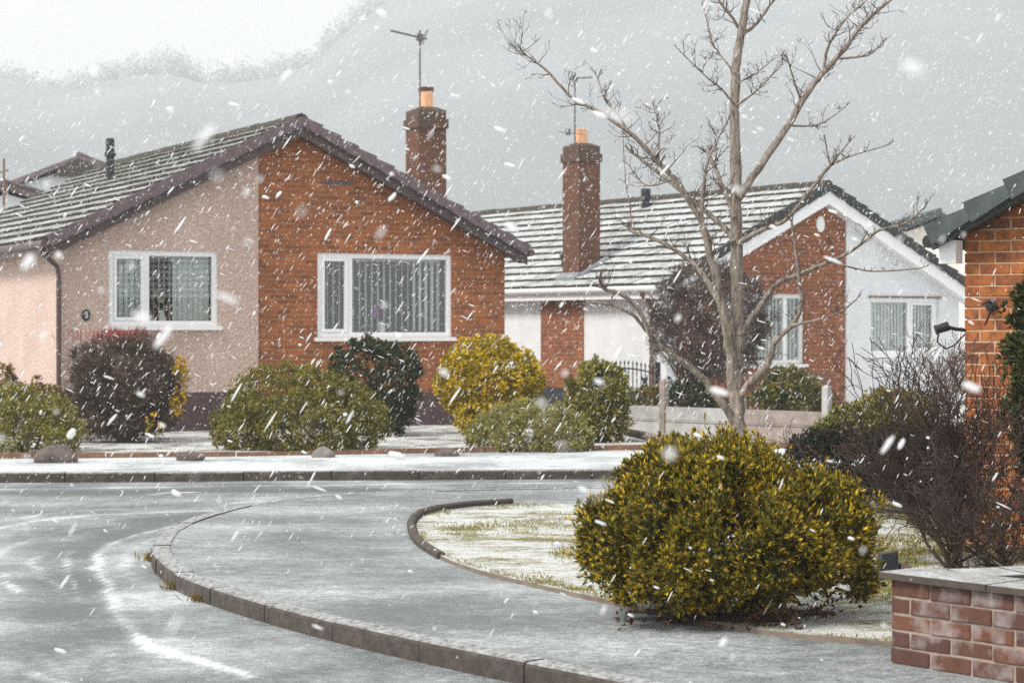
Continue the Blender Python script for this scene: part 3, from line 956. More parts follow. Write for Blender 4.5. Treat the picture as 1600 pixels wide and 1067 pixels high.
for a, b, mt, pr in ((.25, 2.46, 'render', 0), (2.46, 3.84, 'brick2', -.03), (3.84, L2 - .25, 'render', 0)):
    mb = MB(); zone(mb, a, b, -.1, lambda x: top2(0), pr, .25); rot_z90(mb).build('wall', M[mt], h2)
mb = MB(); zone(mb, .25, L2 - .25, -.1, lambda x: top2(0), W2 - .25, W2); rot_z90(mb).build('wall', M['render'], h2)
mb = MB(); zone(mb, 0, W2, -.1, top2, L2 - .25, L2, None, W2 / 2); mb.build('wall', M['render'], h2)
mb = MB(); mb.box(.26, W2 - .26, 2.6, 2.7, 0, 2.4); mb.build('partition', M['inside'], h2)
mb = MB(); mb.box(-.05, -.034, .0, L2, 0, .47); mb.build('plinth', M['dark_plinth'], h2)
mb = MB(); mb.box(4.25, W2, -.06, -.044, 0, .12); mb.build('plinth', M['edging'], h2)
window(h2, *H2A, [1.9, 2.82], .07)
window(h2, *H2B, [5.92], .03, casements=(1,))
mb = MB(); mb.box(4.80, 6.72, -.075, -.045, 2.165, 2.20); mb.build('lintel_strip', M['paling'], h2)
zg = zr2(-.25) - .05
mb = MB(); mb.tube([(-.31, -.28, zg), (-.31, L2 + .2, zg)], .06, 10); mb.build('gutter', M['white_gutter'], h2)
mb = MB(); mb.box(-.275, -.25, -.2, L2 + .2, zg - .17, zg + .05); mb.box(-.25, -.01, -.2, L2 + .2, zg - .17, zg - .155); mb.build('fascia', M['upvc'], h2)
pipe(h2, [(-.31, .28, zg - .03), (-.31, .28, zg - .1), (-.09, .28, zg - .3), (-.09, .28, .0)], .045, M['paling'])
chimney(h2, .36, 3.05, .50, .52, 2.2, 5.02, .33, M['chimney_brick'], False)
mb = MB()
for (xa, xb_, ya, yb) in ((-.02, .108, 2.74, 3.36), (.108, .72, 2.66, 2.788), (.108, .72, 3.312, 3.42)):
    mb.hexa([(xa, ya, zr2(xa) + .01), (xb_, ya, zr2(xb_) + .01), (xb_, yb, zr2(xb_) + .01), (xa, yb, zr2(xa) + .01), (xa, ya, zr2(xa) + .10), (xb_, ya, zr2(xb_) + .13), (xb_, yb, zr2(xb_) + .13), (xa, yb, zr2(xa) + .10)])
mb.build('chimney_flashing', M['lead'], h2)
mb = MB(); mb.lathe([(.10, 0), (.10, .02), (.07, .035)], 16); o = mb.build('wall_plaque', M['upvc'], h2, (3.62, -.004, 3.52), (R(90), 0, 0)); o.scale = (1.0, 1.5, 1)
mb = MB(); mb.tube([(3.78, -.03, 3.28), (3.88, -.05, 3.15), (3.90, -.04, 2.95), (3.98, -.03, 2.75)], .012, 6); mb.build('cable', M['black'], h2)
mb = MB(); vx, vy = 3.15, 4.7; vz = zr2(vx)
mb.lathe([(.09, vz - .1), (.09, vz + .13), (.07, vz + .15), (.10, vz + .22), (.10, vz + .42)], 12, 0, (vx, vy)); mb.build('roof_vent', M['black'], h2)
mb = MB(); mb.tube([(.55, 3.9, zr2(.55) + .05), (.55, 3.9, zr2(.55) + .25)], .05, 8); mb.lathe([(.05, zr2(.55) + .2), (.09, zr2(.55) + .26), (.05, zr2(.55) + .34)], 10, 0, (.55, 3.9)); mb.build('roof_vent', M['black'], h2)
aerial(hw2(.14, 2.95, 4.45), 1.95, .34, R(190), R(6), 'tall tv aerial mast on the chimney of the white bungalow', 'tv aerials', low=True)
blind(hw2, A2, 1.38, 3.18, 1.0, 2.15, .18, .083, 18, 'grey-green vertical blind in the window behind the bare tree', M['blind'])
blind(hw2, A2, 4.93, 5.88, 1.16, 2.09, .14, .083, 10, 'closed grey-green vertical blind in the white wall window', M['blind'])
blind(hw2, A2, 5.97, 6.59, 1.16, 2.09, .14, .083, 10, 'narrow closed blind beside mullion of the white wall window', M['blind'])

# ---- near brick house at the right edge, bricks one by one near its corner
X4, Y4, A4 = 3.05, 13.8, math.atan2(-.63, .777)
W4, L4, ZB4 = 6.0, 8.0, .1
h4 = empty('brick_house', (X4, Y4, 0), A4)
tag(h4, 'near orange brick house with dark slate verge at the right edge', 'house')
hw4 = house_frame(X4, Y4, A4, 0)
rf, zr4 = roof(h4, W4, L4, 2.345 + .49 * 3.0, .49, .15, .18, M['slate'], M['slate'], M['snow_tile'], .09, 11, vh=.07)
top4 = lambda x: zr4(x) - .075
mb = MB(); mb.prism([(0.012, 0), (1.35, 0), (1.35, top4(1.35)), (0.012, top4(0.0))], .005, .25); mb.build('mortar_bed', M['mortar'], h4)
mb = MB(); mb.prism([(1.35, 0), (W4, 0), (W4, top4(W4)), (3.0, top4(3.0)), (1.35, top4(1.35))], 0, .25); mb.build('wall', M['brick'], h4)
mb = MB(); mb.box(W4 - .25, W4, .25, L4, 0, top4(0)); mb.build('wall', M['brick'], h4)
mb = MB(); zone(mb, .25, L4, 0, lambda x: top4(0), .012, .25); rot_z90(mb).build('wall', M['brick'], h4)
mb = MB(); mb.box(.25, W4 - .25, L4 - .25, L4, 0, top4(0)); mb.build('wall', M['brick'], h4)

def brick_mesh(L, D, H, mat, seed):
    bm = bmesh.new()
    bmesh.ops.create_cube(bm, size=1)
    rr = random.Random(seed)
    for v in bm.verts:
        v.co = Vector((v.co.x * L, v.co.y * D, v.co.z * H)) + Vector((rr.uniform(-.0025, .0025), rr.uniform(-.002, .002), rr.uniform(-.002, .002)))
    bmesh.ops.bevel(bm, geom=list(bm.edges), offset=.004, segments=1, affect='EDGES')
    me = bpy.data.meshes.new('brick'); bm.to_mesh(me); bm.free(); me.materials.append(mat)
    return me
full = [brick_mesh(.215, .1, .065, M['brick_piece'], k) for k in range(3)]
half = [brick_mesh(.1025, .1, .065, M['brick_piece'], 9 + k) for k in range(2)]
for r_ in range(40):
    z = ZB4 - .02 + r_ * .075 + .0375
    x = 0.0; first = True
    while x < 1.33:
        if first and r_ % 2: Lb, mm = .1025, half
        else: Lb, mm = .215, full
        first = False
        if x + Lb > 1.36: break
        if z + .033 < top4(x + Lb / 2) + .065:
            link('brick', random.choice(mm), h4, (x + Lb / 2, .05 + random.uniform(-.003, .002), z), (0, 0, random.choice((0, math.pi))))
        x += Lb + .010
mb = MB(); zg = zr4(-.15) - .03
mb.tube([(-.20, -.14, zg), (-.20, L4, zg)], .045, 10); mb.build('gutter', M['black'], h4)
mb = MB(); mb.box(-.14, -.015, -.10, .0, zg - .15, zg + .005); mb.build('box_end', M['upvc'], h4)

# ---- distant houses behind
def far_house(name, label, ax, ay, az, hwid, slope, L, wallmat, verge_mat, zb=0.0, rz=0.0):
    o = empty(name, (ax, ay, 0), rz); tag(o, label, 'house')
    ze = az - slope * hwid
    mb = MB(); mb.prism([(-hwid + .3, zb), (hwid - .3, zb), (hwid - .3, ze + .02), (0, az - .25), (-hwid + .3, ze + .02)], 0, L); mb.build('wall', wallmat, o)
    mb = MB(); mb.prism([(-hwid, ze - .12), (0, az - .14), (hwid, ze - .12), (hwid, ze), (0, az), (-hwid, ze)], -.25, L + .2)
    r = mb.build('roof', M['tile'], o)
    for sd in (-1, 1):
        mb = MB(); a, b = (-hwid, 0) if sd < 0 else (0, hwid)
        za, zb2 = az - slope * abs(a), az - slope * abs(b)
        mb.prism([(a, za - .13), (b, zb2 - .13), (b, zb2 + .02), (a, za + .02)], -.31, -.26); mb.build('barge_board', verge_mat, r)
    mb = MB(); mb.tube([(0, -.3, az + .03), (0, L + .2, az + .03)], .09, 8); mb.build('ridge', verge_mat, r)
    return o
p = at(126, 245, 60)
fh = far_house('bungalow', 'distant white gabled house behind the left end of pink bungalow', p.x, 60, p.z, 3.2, .38, 9, M['render'], M['verge'])
mb = MB(); mb.add([(-.75, -.33, p.z - .62), (.75, -.33, p.z - .62), (.32, -.33, p.z - .2), (0, -.33, p.z - .08), (-.32, -.33, p.z - .2), (-.75, -.30, p.z - .62), (.75, -.30, p.z - .62), (.32, -.30, p.z - .2), (0, -.30, p.z - .08), (-.32, -.30, p.z - .2)],
                   [(0, 1, 2, 3, 4), (9, 8, 7, 6, 5), (0, 5, 6, 1), (1, 6, 7, 2), (2, 7, 8, 3), (3, 8, 9, 4), (4, 9, 5, 0)]); mb.build('gable_panel', M['tile'], fh)
p = at(10, 288, 52)
fh = far_house('bungalow', 'white wall and low brown verge beyond the pink bungalow at left edge', p.x, 52, p.z, 3.0, .36, 6, M['render'], M['barge'])
r = empty('rooftop_pole', at(6, 320, 51)); tag(r, 'thin reddish pole standing above the roofs at the left edge', 'pole')
mb = MB(); mb.tube([(0, 0, -.6), (0, 0, 1.15)], .03, 8); mb.build('shaft', M['edging'], r)
mb = MB(); mb.tube([(-.12, 0, .8), (.12, 0, .86)], .02, 6); mb.build('bracket', M['edging'], r)
p = at(1465, 332, 62)
far_house('bungalow', 'distant cream gabled house behind the white bungalow at right', p.x, 62, p.z, 4.0, .40, 9, M['cream'], M['slate'])

# ------------------------------------------------------------------ near brick garden wall (two wings meeting at a corner)
gw = empty('garden_wall', gnd(1392, 1036, .1)); tag(gw, 'low old brick garden wall with stone coping at lower right', 'wall')
oldf = [brick_mesh(.215, .1, .065, M['brick_old'], 30 + k) for k in range(4)]
oldh = [brick_mesh(.1025, .1, .065, M['brick_old'], 40 + k) for k in range(2)]
def wing(ang, L, mirror):
    c, s = math.cos(ang), math.sin(ang)
    T = Matrix.Rotation(ang, 4, 'Z')
    def put(name, me, x, y, z):
        o = link(name, me, gw, (c * x - s * y, s * x + c * y, z), (0, 0, ang))
        return o
    for r_ in range(5):
        z = .0375 + r_ * .075
        x = 0.0 if mirror > 0 else .34; first = True
        while x < L:
            if first and r_ % 2: Lb, mm = .1025, oldh
            else: Lb, mm = .215, oldf
            first = False
            put('brick', random.choice(mm), x + Lb / 2, mirror * (.05 + random.uniform(-.004, .004)), z)
            x += Lb + .010
    mb = MB(); y0, y1 = sorted((mirror * .006, mirror * .215)); mb.box(.015 if mirror > 0 else .34, L, y0, y1, -.1, .378)
    o = mb.build('mortar_bed', M['mortar_old'], gw); o.rotation_euler = (0, 0, ang)
    k = int(L / .55) + 1
    for i in range(k):       # coping slabs
        y0, y1 = sorted((mirror * -.035, mirror * .25))
        x0 = (-.04 if i == 0 else i * .55 + .004); x1 = (i + 1) * .55 - .004
        mb = MB(); j = random.uniform(-.004, .004)
        if mirror < 0 and i == 0: x0 = .30
        mb.box(x0, x1, y0, y1, .380 + j, .408 + j)
        mb.m = [1 if q == 1 else 0 for q in range(6)]
        o = mb.build('coping_slab', [M['coping'], M['top_snow']], gw); o.rotation_euler = (0, 0, ang)
wing(math.atan2(-.77, .63), 2.2, 1)
wing(math.atan2(.28, .96), 2.2, -1)

# ------------------------------------------------------------------ concrete board fence in front of the white bungalow
fr = empty('board_fence', (0, 0, 0)); tag(fr, 'low grey concrete board fence behind the bare tree', 'fence')
fa, fb = at(962, 678, 28.9), at(1292, 700, 26.4)
fa.z = fb.z = .09
cuts = [0.0, .245, .62, 1.0]
tdir = (fb - fa).normalized()
fang = math.atan2(tdir.y, tdir.x)
for i in range(3):
    a, b = fa.lerp(fb, cuts[i]), fa.lerp(fb, cuts[i + 1])
    L = (b - a).length
    for r_ in range(2):
        mb = MB(); mb.box(.05, L - .05, -.022, .022, r_ * .215 + .004, r_ * .215 + .208); mb.box(.05, L - .05, -.028, -.0222, r_ * .215 + .03, r_ * .215 + .18)
        mb.build('board', M['concrete'] if i < 2 else M['concrete_brown'], fr, a, (0, 0, fang))
for i, hgt in enumerate((.46, .78, .55, .74)):
    a = fa.lerp(fb, cuts[i])
    mb = MB(); mb.box(-.045, .045, -.05, .05, -.1, hgt); mb.hexa([(-.045, -.05, hgt), (.045, -.05, hgt), (.045, .05, hgt), (-.045, .05, hgt), (-.02, -.02, hgt + .03), (.02, -.02, hgt + .03), (.02, .02, hgt + .03), (-.02, .02, hgt + .03)])
    mb.build('post', M['concrete'] if i == 3 else M['concrete_brown'], fr, a, (0, 0, fang))

# brown palings below the brick window of the white bungalow
pr = empty('paling_fence', (0, 0, 0)); tag(pr, 'short brown wooden paling fence under the white bungalow brick window', 'fence')
pa, pb = at(1190, 620, 33), at(1290, 620, 33.6)
for i in range(13):
    a = pa.lerp(pb, i / 12.0); h = .80 + random.uniform(-.015, .015)
    mb = MB(); mb.prism([(-.04, 0), (.04, 0), (.04, h - .04), (0, h), (-.04, h - .04)], -.01, .01)
    mb.build('paling', M['paling'], pr, (a.x, a.y, .09), (0, 0, .5))
mb = MB(); mb.hexa([(pa.x, pa.y + .03, .3), (pb.x, pb.y + .03, .3), (pb.x, pb.y + .06, .3), (pa.x, pa.y + .06, .3), (pa.x, pa.y + .03, .36), (pb.x, pb.y + .03, .36), (pb.x, pb.y + .06, .36), (pa.x, pa.y + .06, .36)])
mb.build('rail', M['paling'], pr)

# iron gate beside the white wall
gr = empty('iron_gate', (0, 0, 0)); tag(gr, 'black iron gate with arched spear-topped bars before the white wall', 'gate')
ga, gb = at(925, 615, 34.4), at(1028, 615, 33.4)
gang = math.atan2((gb - ga).y, (gb - ga).x); GLn = (gb - ga).length
def arch(u): return .86 + .09 * math.sin(math.pi * min(1, max(0, u)))
for i in range(17):
    u = i / 16; h = arch(u)
    mb = MB(); mb.tube([(0, 0, .06), (0, 0, h - .04)], .009, 6)
    mb.lathe([(.006, h - .05), (.019, h - .025), (.002, h + .03)], 6)
    q = ga.lerp(gb, u); mb.build('bar', M['iron'], gr, (q.x, q.y, .09))
for zz in (.10, None):
    mb = MB(); pts = []
    for i in range(13):
        u = i / 12; q = ga.lerp(gb, u); pts.append((q.x, q.y, .09 + (zz if zz else arch(u) - .11)))
    mb.tube(pts, .013, 6); mb.build('rail', M['iron'], gr)
for q in (ga, gb):
    mb = MB(); mb.box(-.03, .03, -.03, .03, 0, .95); mb.build('gate_post', M['iron'], gr, (q.x, q.y, .09), (0, 0, gang))

# dark watering-can shaped ornament before the gate
wc = empty('garden_ornament', at(988, 640, 31.5)); wc.location.z = .09; tag(wc, 'small black ornament with an upright neck before the iron gate', 'ornament')
mb = MB(); mb.lathe([(.14, 0), (.17, .1), (.16, .36), (.12, .44), (.06, .47)], 14); mb.build('body', M['black'], wc)
mb = MB(); mb.tube([(.10, 0, .28), (.17, 0, .46), (.20, 0, .60), (.19, 0, .74)], [.07, .055, .045, .03], 8); mb.build('neck', M['black'], wc)
mb = MB(); mb.tube([(.15, 0, .70), (.14, 0, .80)], [.028, .004], 6); mb.tube([(.22, 0, .70), (.23, 0, .78)], [.024, .004], 6); mb.build('tip', M['black'], wc)

# ------------------------------------------------------------------ rocks
def rock(loc, sx, sy, sz, mat, label, seed):
    bm = bmesh.new(); bmesh.ops.create_icosphere(bm, subdivisions=3, radius=1)
    rr = random.Random(seed)
    lob = [(Vector((rr.gauss(0, 1), rr.gauss(0, 1), rr.gauss(0, 1))).normalized(), rr.uniform(-.28, .25)) for _ in range(16)]
    for v in bm.verts:
        d_ = v.co.normalized(); k = 1 + sum(a * max(0, d_.dot(q)) ** 6 for q, a in lob)
        v.co = Vector((d_.x * sx * k, d_.y * sy * k, max(-.3, d_.z * k) * sz))
    me = bpy.data.meshes.new('rock'); bm.to_mesh(me); bm.free(); me.materials.append(mat)
    o = link('rock', me, None, (loc.x, loc.y, loc.z + sz * .25)); tag(o, label, 'rock', 'stones along the garden edge')
    return o
rock(gnd(88, 722, .1), .25, .16, .15, M['stone'], 'brown boulder in front of the leftmost green shrub', 1)
rock(gnd(298, 719, .1), .15, .10, .08, M['stone'], 'flat dark stone on edging between brown bush and green cushion', 2)
rock(gnd(505, 714, .1), .13, .10, .085, M['pale_stone'], 'pale stone at the foot of the wide green cushion shrub', 3)
rock(gnd(697, 712, .1), .15, .10, .08, M['stone'], 'flat dark stone on edging left of the sage dome', 4)
rock(gnd(880, 706, .1), .14, .10, .13, M['pale_stone'], 'pale rounded stone leaning on the right of the sage dome', 5)
rock(gnd(1058, 694, .1), .13, .10, .11, M['black'], 'blackish stone by the concrete fence left of the bare tree', 6)
st = empty('stone_block', gnd(1390, 905, ZL)); st.location.z = ZL; tag(st, 'dark stubby block on the lawn behind the garden wall corner', 'block')
mb = MB(); mb.hexa([(-.07, -.06, 0), (.05, -.05, 0), (.05, .06, 0), (-.07, .06, 0), (-.055, -.05, .15), (.04, -.05, .17), (.04, .05, .16), (-.06, .05, .15)]); mb.build('stub', M['black'], st)
mb = MB(); mb.hexa([(.055, -.05, 0), (.13, -.05, 0), (.13, .05, 0), (.055, .05, 0), (.06, -.04, .09), (.12, -.04, .08), (.12, .04, .08), (.06, .04, .09)]); mb.build('step', M['stone'], st)
lg = at(1000, 683, 26.5); lg.z = .1
mb = MB(); mb.tube([at(965, 672, 28.0), at(1000, 679, 27.2), at(1050, 690, 26.3)], [.05, .055, .05], 8)
o = mb.build('timber_log', M['timber']); tag(o, 'old timber log lying on the bed beside the concrete fence', 'log')

# ------------------------------------------------------------------ foliage
def leaves_mesh(name, P, D, S, ln, wd, C, mat=None):
    N = len(P); Nn = np.cross(D, S)
    mid = P + D * (ln * .5)[:, None] + Nn * (ln * .10)[:, None]
    co = np.empty((N, 4, 3), np.float32)
    co[:, 0] = P; co[:, 1] = mid + S * (wd * .5)[:, None]; co[:, 2] = P + D * ln[:, None]; co[:, 3] = mid - S * (wd * .5)[:, None]
    q = np.arange(N * 4).reshape(N, 4)
    cc = np.ones((N, 4, 4), np.float32); cc[:, :, :3] = C[:, None, :]
    return quads_mesh(name, co.reshape(-1, 3), q, mat or M['leaf'], cc.reshape(-1, 4))

def unit(a): return a / (np.linalg.norm(a, axis=-1, keepdims=True) + 1e-9)

def foliage(name, parent, lobes, k, ln, wd, pal, tip=None, seed=1, lump=.14, depth=.30, up=.5, spread=.9, zmin=.02, outpull=1.0, shoot=0.0, clump=.085, per=26, fill=.78):
    """shoots of k leaves spread through a shell of each lobe (cx, cy, cz, rx, ry, rz, n)"""
    g = np.random.default_rng(seed)
    Ps, As, Ks = [], [], []
    base = 0
    for li, (cx, cy, cz, rx, ry, rz, n) in enumerate(lobes):
        R3 = np.array([rx, ry, rz]); C3 = np.array([cx, cy, cz])
        lob = unit(g.normal(size=(26, 3))); amp = g.uniform(-1, 1, 26) * lump
        nc = max(6, int(n / per))
        dc = unit(g.normal(size=(nc, 3)))
        rc = (1 + (np.clip(dc @ lob.T, 0, 1) ** 8) @ amp) * (1 - np.abs(g.normal(size=nc)) * depth * .35)
        cc = dc * rc[:, None] * R3 + C3
        csz = clump * g.uniform(.6, 1.35, nc)
        w_ = g.random(n) < fill
        ki = g.integers(0, nc, n)
        e = unit(g.normal(size=(n, 3))) * (g.random((n, 1)) ** .45)
        p_ = cc[ki] + e * csz[ki][:, None]
        a_ = unit(dc / R3)[ki] * .8 + e * .9
        # loose shoots between the clumps, deeper in
        d_ = unit(g.normal(size=(n, 3))); r_ = np.clip(.86 - np.abs(g.normal(size=n)) * depth * .6, .05, 1)
        p_[~w_] = (d_ * r_[:, None] * R3 + C3)[~w_]; a_[~w_] = unit(d_ / R3)[~w_]
        keep = p_[:, 2] > zmin
        for lj, (ax, ay, az, bx, by, bz, _) in enumerate(lobes):
            if lj != li:
                q = (p_ - np.array([ax, ay, az])) / np.array([bx, by, bz])
                keep &= (q ** 2).sum(1) > .45
        Ps.append(p_[keep]); As.append(unit(a_[keep])); Ks.append(ki[keep] + base); base += nc
    P = np.concatenate(Ps); A = np.concatenate(As); K = np.concatenate(Ks)
    A = unit(A * outpull + np.array([0, 0, up]) + g.normal(size=A.shape) * .35)
    n = len(P)
    # colour per shoot
    pal = np.array(pal, float)
    kc = pal[g.integers(0, len(pal), base)] * g.uniform(.65, 1.35, (base, 1))
    ci = .6 * kc[K] + .4 * pal[g.integers(0, len(pal), n)]
    tipm = g.uniform(.7, 1.25, base)[K][:, None]
    PP, DD, SS, CC = [], [], [], []
    for j in range(k):
        side = unit(np.cross(A, g.normal(size=A.shape)))
        f = spread * (1 - .55 * j / max(1, k - 1))
        Dj = unit(A + side * f)
        Pj = P + A * (shoot * j / max(1, k))
        Sj = unit(np.cross(Dj, A + .01))
        c = ci * g.uniform(.8, 1.2, (n, 1))
        if tip is not None and j >= k * .5:
            tm = g.random(n) < .70
            c[tm] = np.array(tip)[g.integers(0, len(tip), tm.sum())] * g.uniform(.75, 1.25, (tm.sum(), 1)) * tipm[tm]
        PP.append(Pj); DD.append(Dj); SS.append(Sj); CC.append(c)
    P = np.concatenate(PP); D = np.concatenate(DD); S = np.concatenate(SS); C = np.clip(np.concatenate(CC), 0, .95)
    N = len(P)
    return link(name, leaves_mesh(name, P, D, S, ln * g.uniform(.65, 1.25, N), wd * g.uniform(.7, 1.2, N), C), parent)

def stems(parent, base_r, n, h, spread, r0, mat, seed, name='stem', levels=2):
    rr = random.Random(seed)
    mb = MB()
    for i in range(n):
        a = rr.uniform(0, 6.28); q = rr.uniform(0, base_r)
        p = Vector((q * math.cos(a), q * math.sin(a), 0)); dirv = Vector((math.cos(a) * spread, math.sin(a) * spread, 1)).normalized()
        pts = [p.copy()]; rad = [r0]
        for s in range(4):
            p = p + dirv * (h / 4); dirv = (dirv + Vector((rr.gauss(0, .18), rr.gauss(0, .18), .05))).normalized()
            pts.append(p.copy()); rad.append(r0 * (1 - (s + 1) / 5))
        mb.tube(pts, rad, 5, cap=False)
        for s in (1, 2, 3):
            e = Vector((rr.gauss(0, 1), rr.gauss(0, 1), rr.uniform(.2, 1))).normalized() * h * .3
            mb.tube([pts[s], pts[s] + e * .5, pts[s] + e + Vector((0, 0, h * .04))], [rad[s] * .6, rad[s] * .4, rad[s] * .15], 4, cap=False)
    return mb.build(name, mat, parent, uv=False)

def shrub(px, py_base, Y, label, lobes, k, ln, wd, pal, tip=None, seed=1, group='front garden shrubs', name='garden_shrub', zb=.095, **kw):
    b = at(px, py_base, Y); b.z = zb
    o = empty(name, b); tag(o, label, 'shrub', group)
    foliage('foliage', o, lobes, k, ln, wd, pal, tip, seed, **kw)
    hz = max(l_[2] + l_[5] * .6 for l_ in lobes)
    stems(o, .12, 7, hz * .8, .7, .02, M['stem'], seed)
    return o

G_OLIVE = [(.27, .225, .022), (.19, .17, .02), (.34, .27, .035), (.12, .12, .016)]
G_SAGE = [(.36, .315, .075), (.28, .255, .055), (.43, .375, .12), (.20, .19, .04)]
G_DARK = [(.035, .055, .022), (.05, .07, .03), (.07, .085, .035), (.03, .045, .02)]
G_GOLD = [(.72, .50, .015), (.80, .52, .015), (.60, .45, .02), (.42, .36, .02)]
# leftmost green cushion
shrub(38, 712, 24.8, 'pale green mounded shrub at left edge behind a brown boulder', [(-.15, .2, .28, .72, .55, .52, 6500), (.25, .1, .22, .42, .45, .44, 3000), (-.7, .3, .28, .6, .5, .55, 2500)], 5, .040, .012, G_OLIVE + G_SAGE, [(.38, .36, .13), (.27, .27, .08)], 3, up=.3, lump=.08, clump=.06)
# yellow shrub behind it
shrub(55, 690, 27.5, 'yellow flecked shrub behind the leftmost green mound', [(.0, .2, .40, .38, .35, .42, 900), (.28, .2, .33, .25, .25, .32, 600), (-.5, .2, .52, .25, .3, .5, 700)], 5, .055, .022, [(.25, .13, .05), (.16, .13, .03), (.2, .1, .05)], [(.45, .30, .02), (.32, .24, .03)], 4)
# wide green cushion
shrub(468, 712, 25.3, 'wide mounded green shrub in front of the pink and brick wall join', [(-.1, .15, .42, .82, .6, .60, 8600), (.52, .1, .38, .55, .5, .50, 4200), (-.68, .1, .28, .42, .42, .42, 3200), (.15, -.2, .28, .6, .45, .40, 3600)], 5, .042, .014, G_OLIVE + [(.16, .13, .02), (.19, .2, .07)], [(.34, .29, .05), (.25, .24, .07), (.38, .34, .12)], 5, up=.3, lump=.09, clump=.07)
# dark green rounded bush under the brick window
shrub(583, 690, 28.6, 'dark green rounded bush beneath the orange brick window', [(0, .1, .74, .68, .55, .62, 6200), (.05, .0, .38, .50, .45, .45, 2600)], 5, .045, .020, G_DARK, [(.11, .12, .045), (.075, .09, .03)], 6, lump=.08, clump=.06)
# yellow variegated bush
shrub(763, 678, 27.6, 'bright yellow variegated bush at the right corner of brick bungalow', [(0, .1, .80, .70, .58, .58, 7200), (.05, 0, .42, .55, .45, .40, 2600)], 5, .048, .026, [(.55, .42, .02), (.62, .44, .02), (.30, .26, .02)], G_GOLD, 7, lump=.07, clump=.07)
# sage dome
shrub(828, 706, 25.0, 'low sage green dome shrub in front of the yellow bush', [(0, .1, .14, .74, .5, .47, 8200), (.38, .05, .12, .40, .4, .36, 2800)], 6, .038, .010, G_SAGE, [(.46, .43, .20), (.36, .34, .13), (.28, .28, .09)], 8, up=.25, lump=.05, clump=.05)
# green and yellow bush by the drive
shrub(936, 690, 27.0, 'green and yellow upright bush left of the concrete fence', [(0, .1, .60, .42, .4, .42, 2400), (.05, .05, .32, .36, .36, .35, 1500)], 5, .06, .026, [(.24, .21, .03), (.19, .18, .03), (.12, .13, .03)], [(.52, .40, .05), (.28, .26, .06), (.40, .36, .13)], 9)
# orange tipped little shrub by the gate
shrub(1014, 640, 30.5, 'small orange tipped shrub between black ornament and fence post', [(0, 0, .36, .26, .25, .30, 900)], 5, .055, .024, [(.16, .14, .03), (.10, .11, .03)], [(.48, .26, .02), (.22, .17, .03)], 10)
# dark hedges behind the concrete fence
def hedge(a, b, h, wd_, label, pal, tip, seed, n, ln=.055, lw=.025, name='hedge', zb=.09, z0=.0):
    L = (b - a).length; ang = math.atan2((b - a).y, (b - a).x)
    o = empty(name, Vector((a.x, a.y, zb)), ang); tag(o, label, 'hedge')
    k = max(2, int(L / (wd_ * 1.1)))
    lobes = []
    rr = random.Random(seed)
    for i in range(k):
        lobes.append(((i + .5) * L / k, rr.uniform(-.05, .05), h * .5 + z0, L / k * .75, wd_ * .6, h * .52 * rr.uniform(.92, 1.08), n // k))
    foliage('foliage', o, lobes, 5, ln, lw, pal, tip, seed, lump=.10)
    for i in range(k):
        s = stems(o, .08, 4, h * .8, .4, .014, M['stem'], seed + i)
        s.location = ((i + .5) * L / k, 0, 0)
    return o
hedge(at(1045, 640, 30.0), at(1115, 640, 29.6), .72, .4, 'dark clipped hedge behind fence left of the tree trunk', G_DARK, [(.05, .06, .035)], 21, 2200)
hedge(at(1170, 640, 29.0), at(1290, 640, 28.4), .68, .4, 'mixed green hedge behind fence right of the tree trunk', G_DARK + G_OLIVE, [(.16, .15, .05), (.09, .1, .04)], 22, 2600)
shrub(1240, 650, 29.6, 'pale yellow tipped shrub behind the right fence board', [(0, 0, .58, .45, .3, .28, 1400)], 5, .055, .022, [(.14, .14, .04)], [(.36, .33, .12), (.26, .25, .08)], 23)
hedge(at(1298, 690, 24.0), at(1425, 690, 23.4), .60, .6, 'flat topped green and yellow hedge below the white wall window', [(.15, .14, .02), (.10, .11, .02)], [(.36, .31, .03), (.25, .23, .03)], 24, 3200)
shrub(1388, 680, 26.5, 'yellow green rounded bush at the foot of the white gable wall', [(0, 0, .40, .40, .36, .30, 2600), (.34, .1, .34, .3, .3, .27, 1300)], 5, .050, .021, [(.26, .22, .04), (.19, .17, .03)], [(.52, .40, .08), (.36, .30, .06)], 25, lump=.08)

# brown leafless clipped bush by the pink wall
def spiky(px, Y, label, lobes, pal, seed, ln=.12, wd=.010, zb=.095, name='bare_bush', twigs=14, hgt=1.0, k=3, mat='stem', extra=None):
    b = at(px, 700, Y); b.z = zb
    o = empty(name, b); tag(o, label, 'shrub', 'leafless clipped bushes')
    foliage('twig_mass', o, lobes, k, ln, wd, pal, None, seed, lump=.08, depth=.55, up=.3, spread=.8)
    stems(o, .10, twigs, hgt, .75, .022, M[mat], seed)
    return o
bb = spiky(195, 27.0, 'brown leafless rounded bush against the pink pebbledash wall', [(0, .1, .76, .80, .62, .66, 7000), (.0, 0, .42, .66, .55, .45, 3200)], [(.085, .058, .042), (.06, .042, .032), (.13, .09, .065), (.16, .12, .09)], 31)
g = np.random.default_rng(77)
n_ = 260; P = np.stack([g.normal(-.12, .28, n_), g.uniform(-.3, .3, n_), g.uniform(1.30, 1.42, n_)], -1)
D = unit(np.stack([g.normal(0, .25, n_), g.normal(0, .2, n_), np.ones(n_)], -1)); S = unit(np.cross(D, g.normal(size=(n_, 3))))
rs = link('red_shoots', leaves_mesh('red_shoots', P, D, S, g.uniform(.06, .18, n_), np.full(n_, .010), np.tile([[.36, .055, .055]], (n_, 1)) * g.uniform(.7, 1.3, (n_, 1))), bb); rs['kind'] = 'stuff'
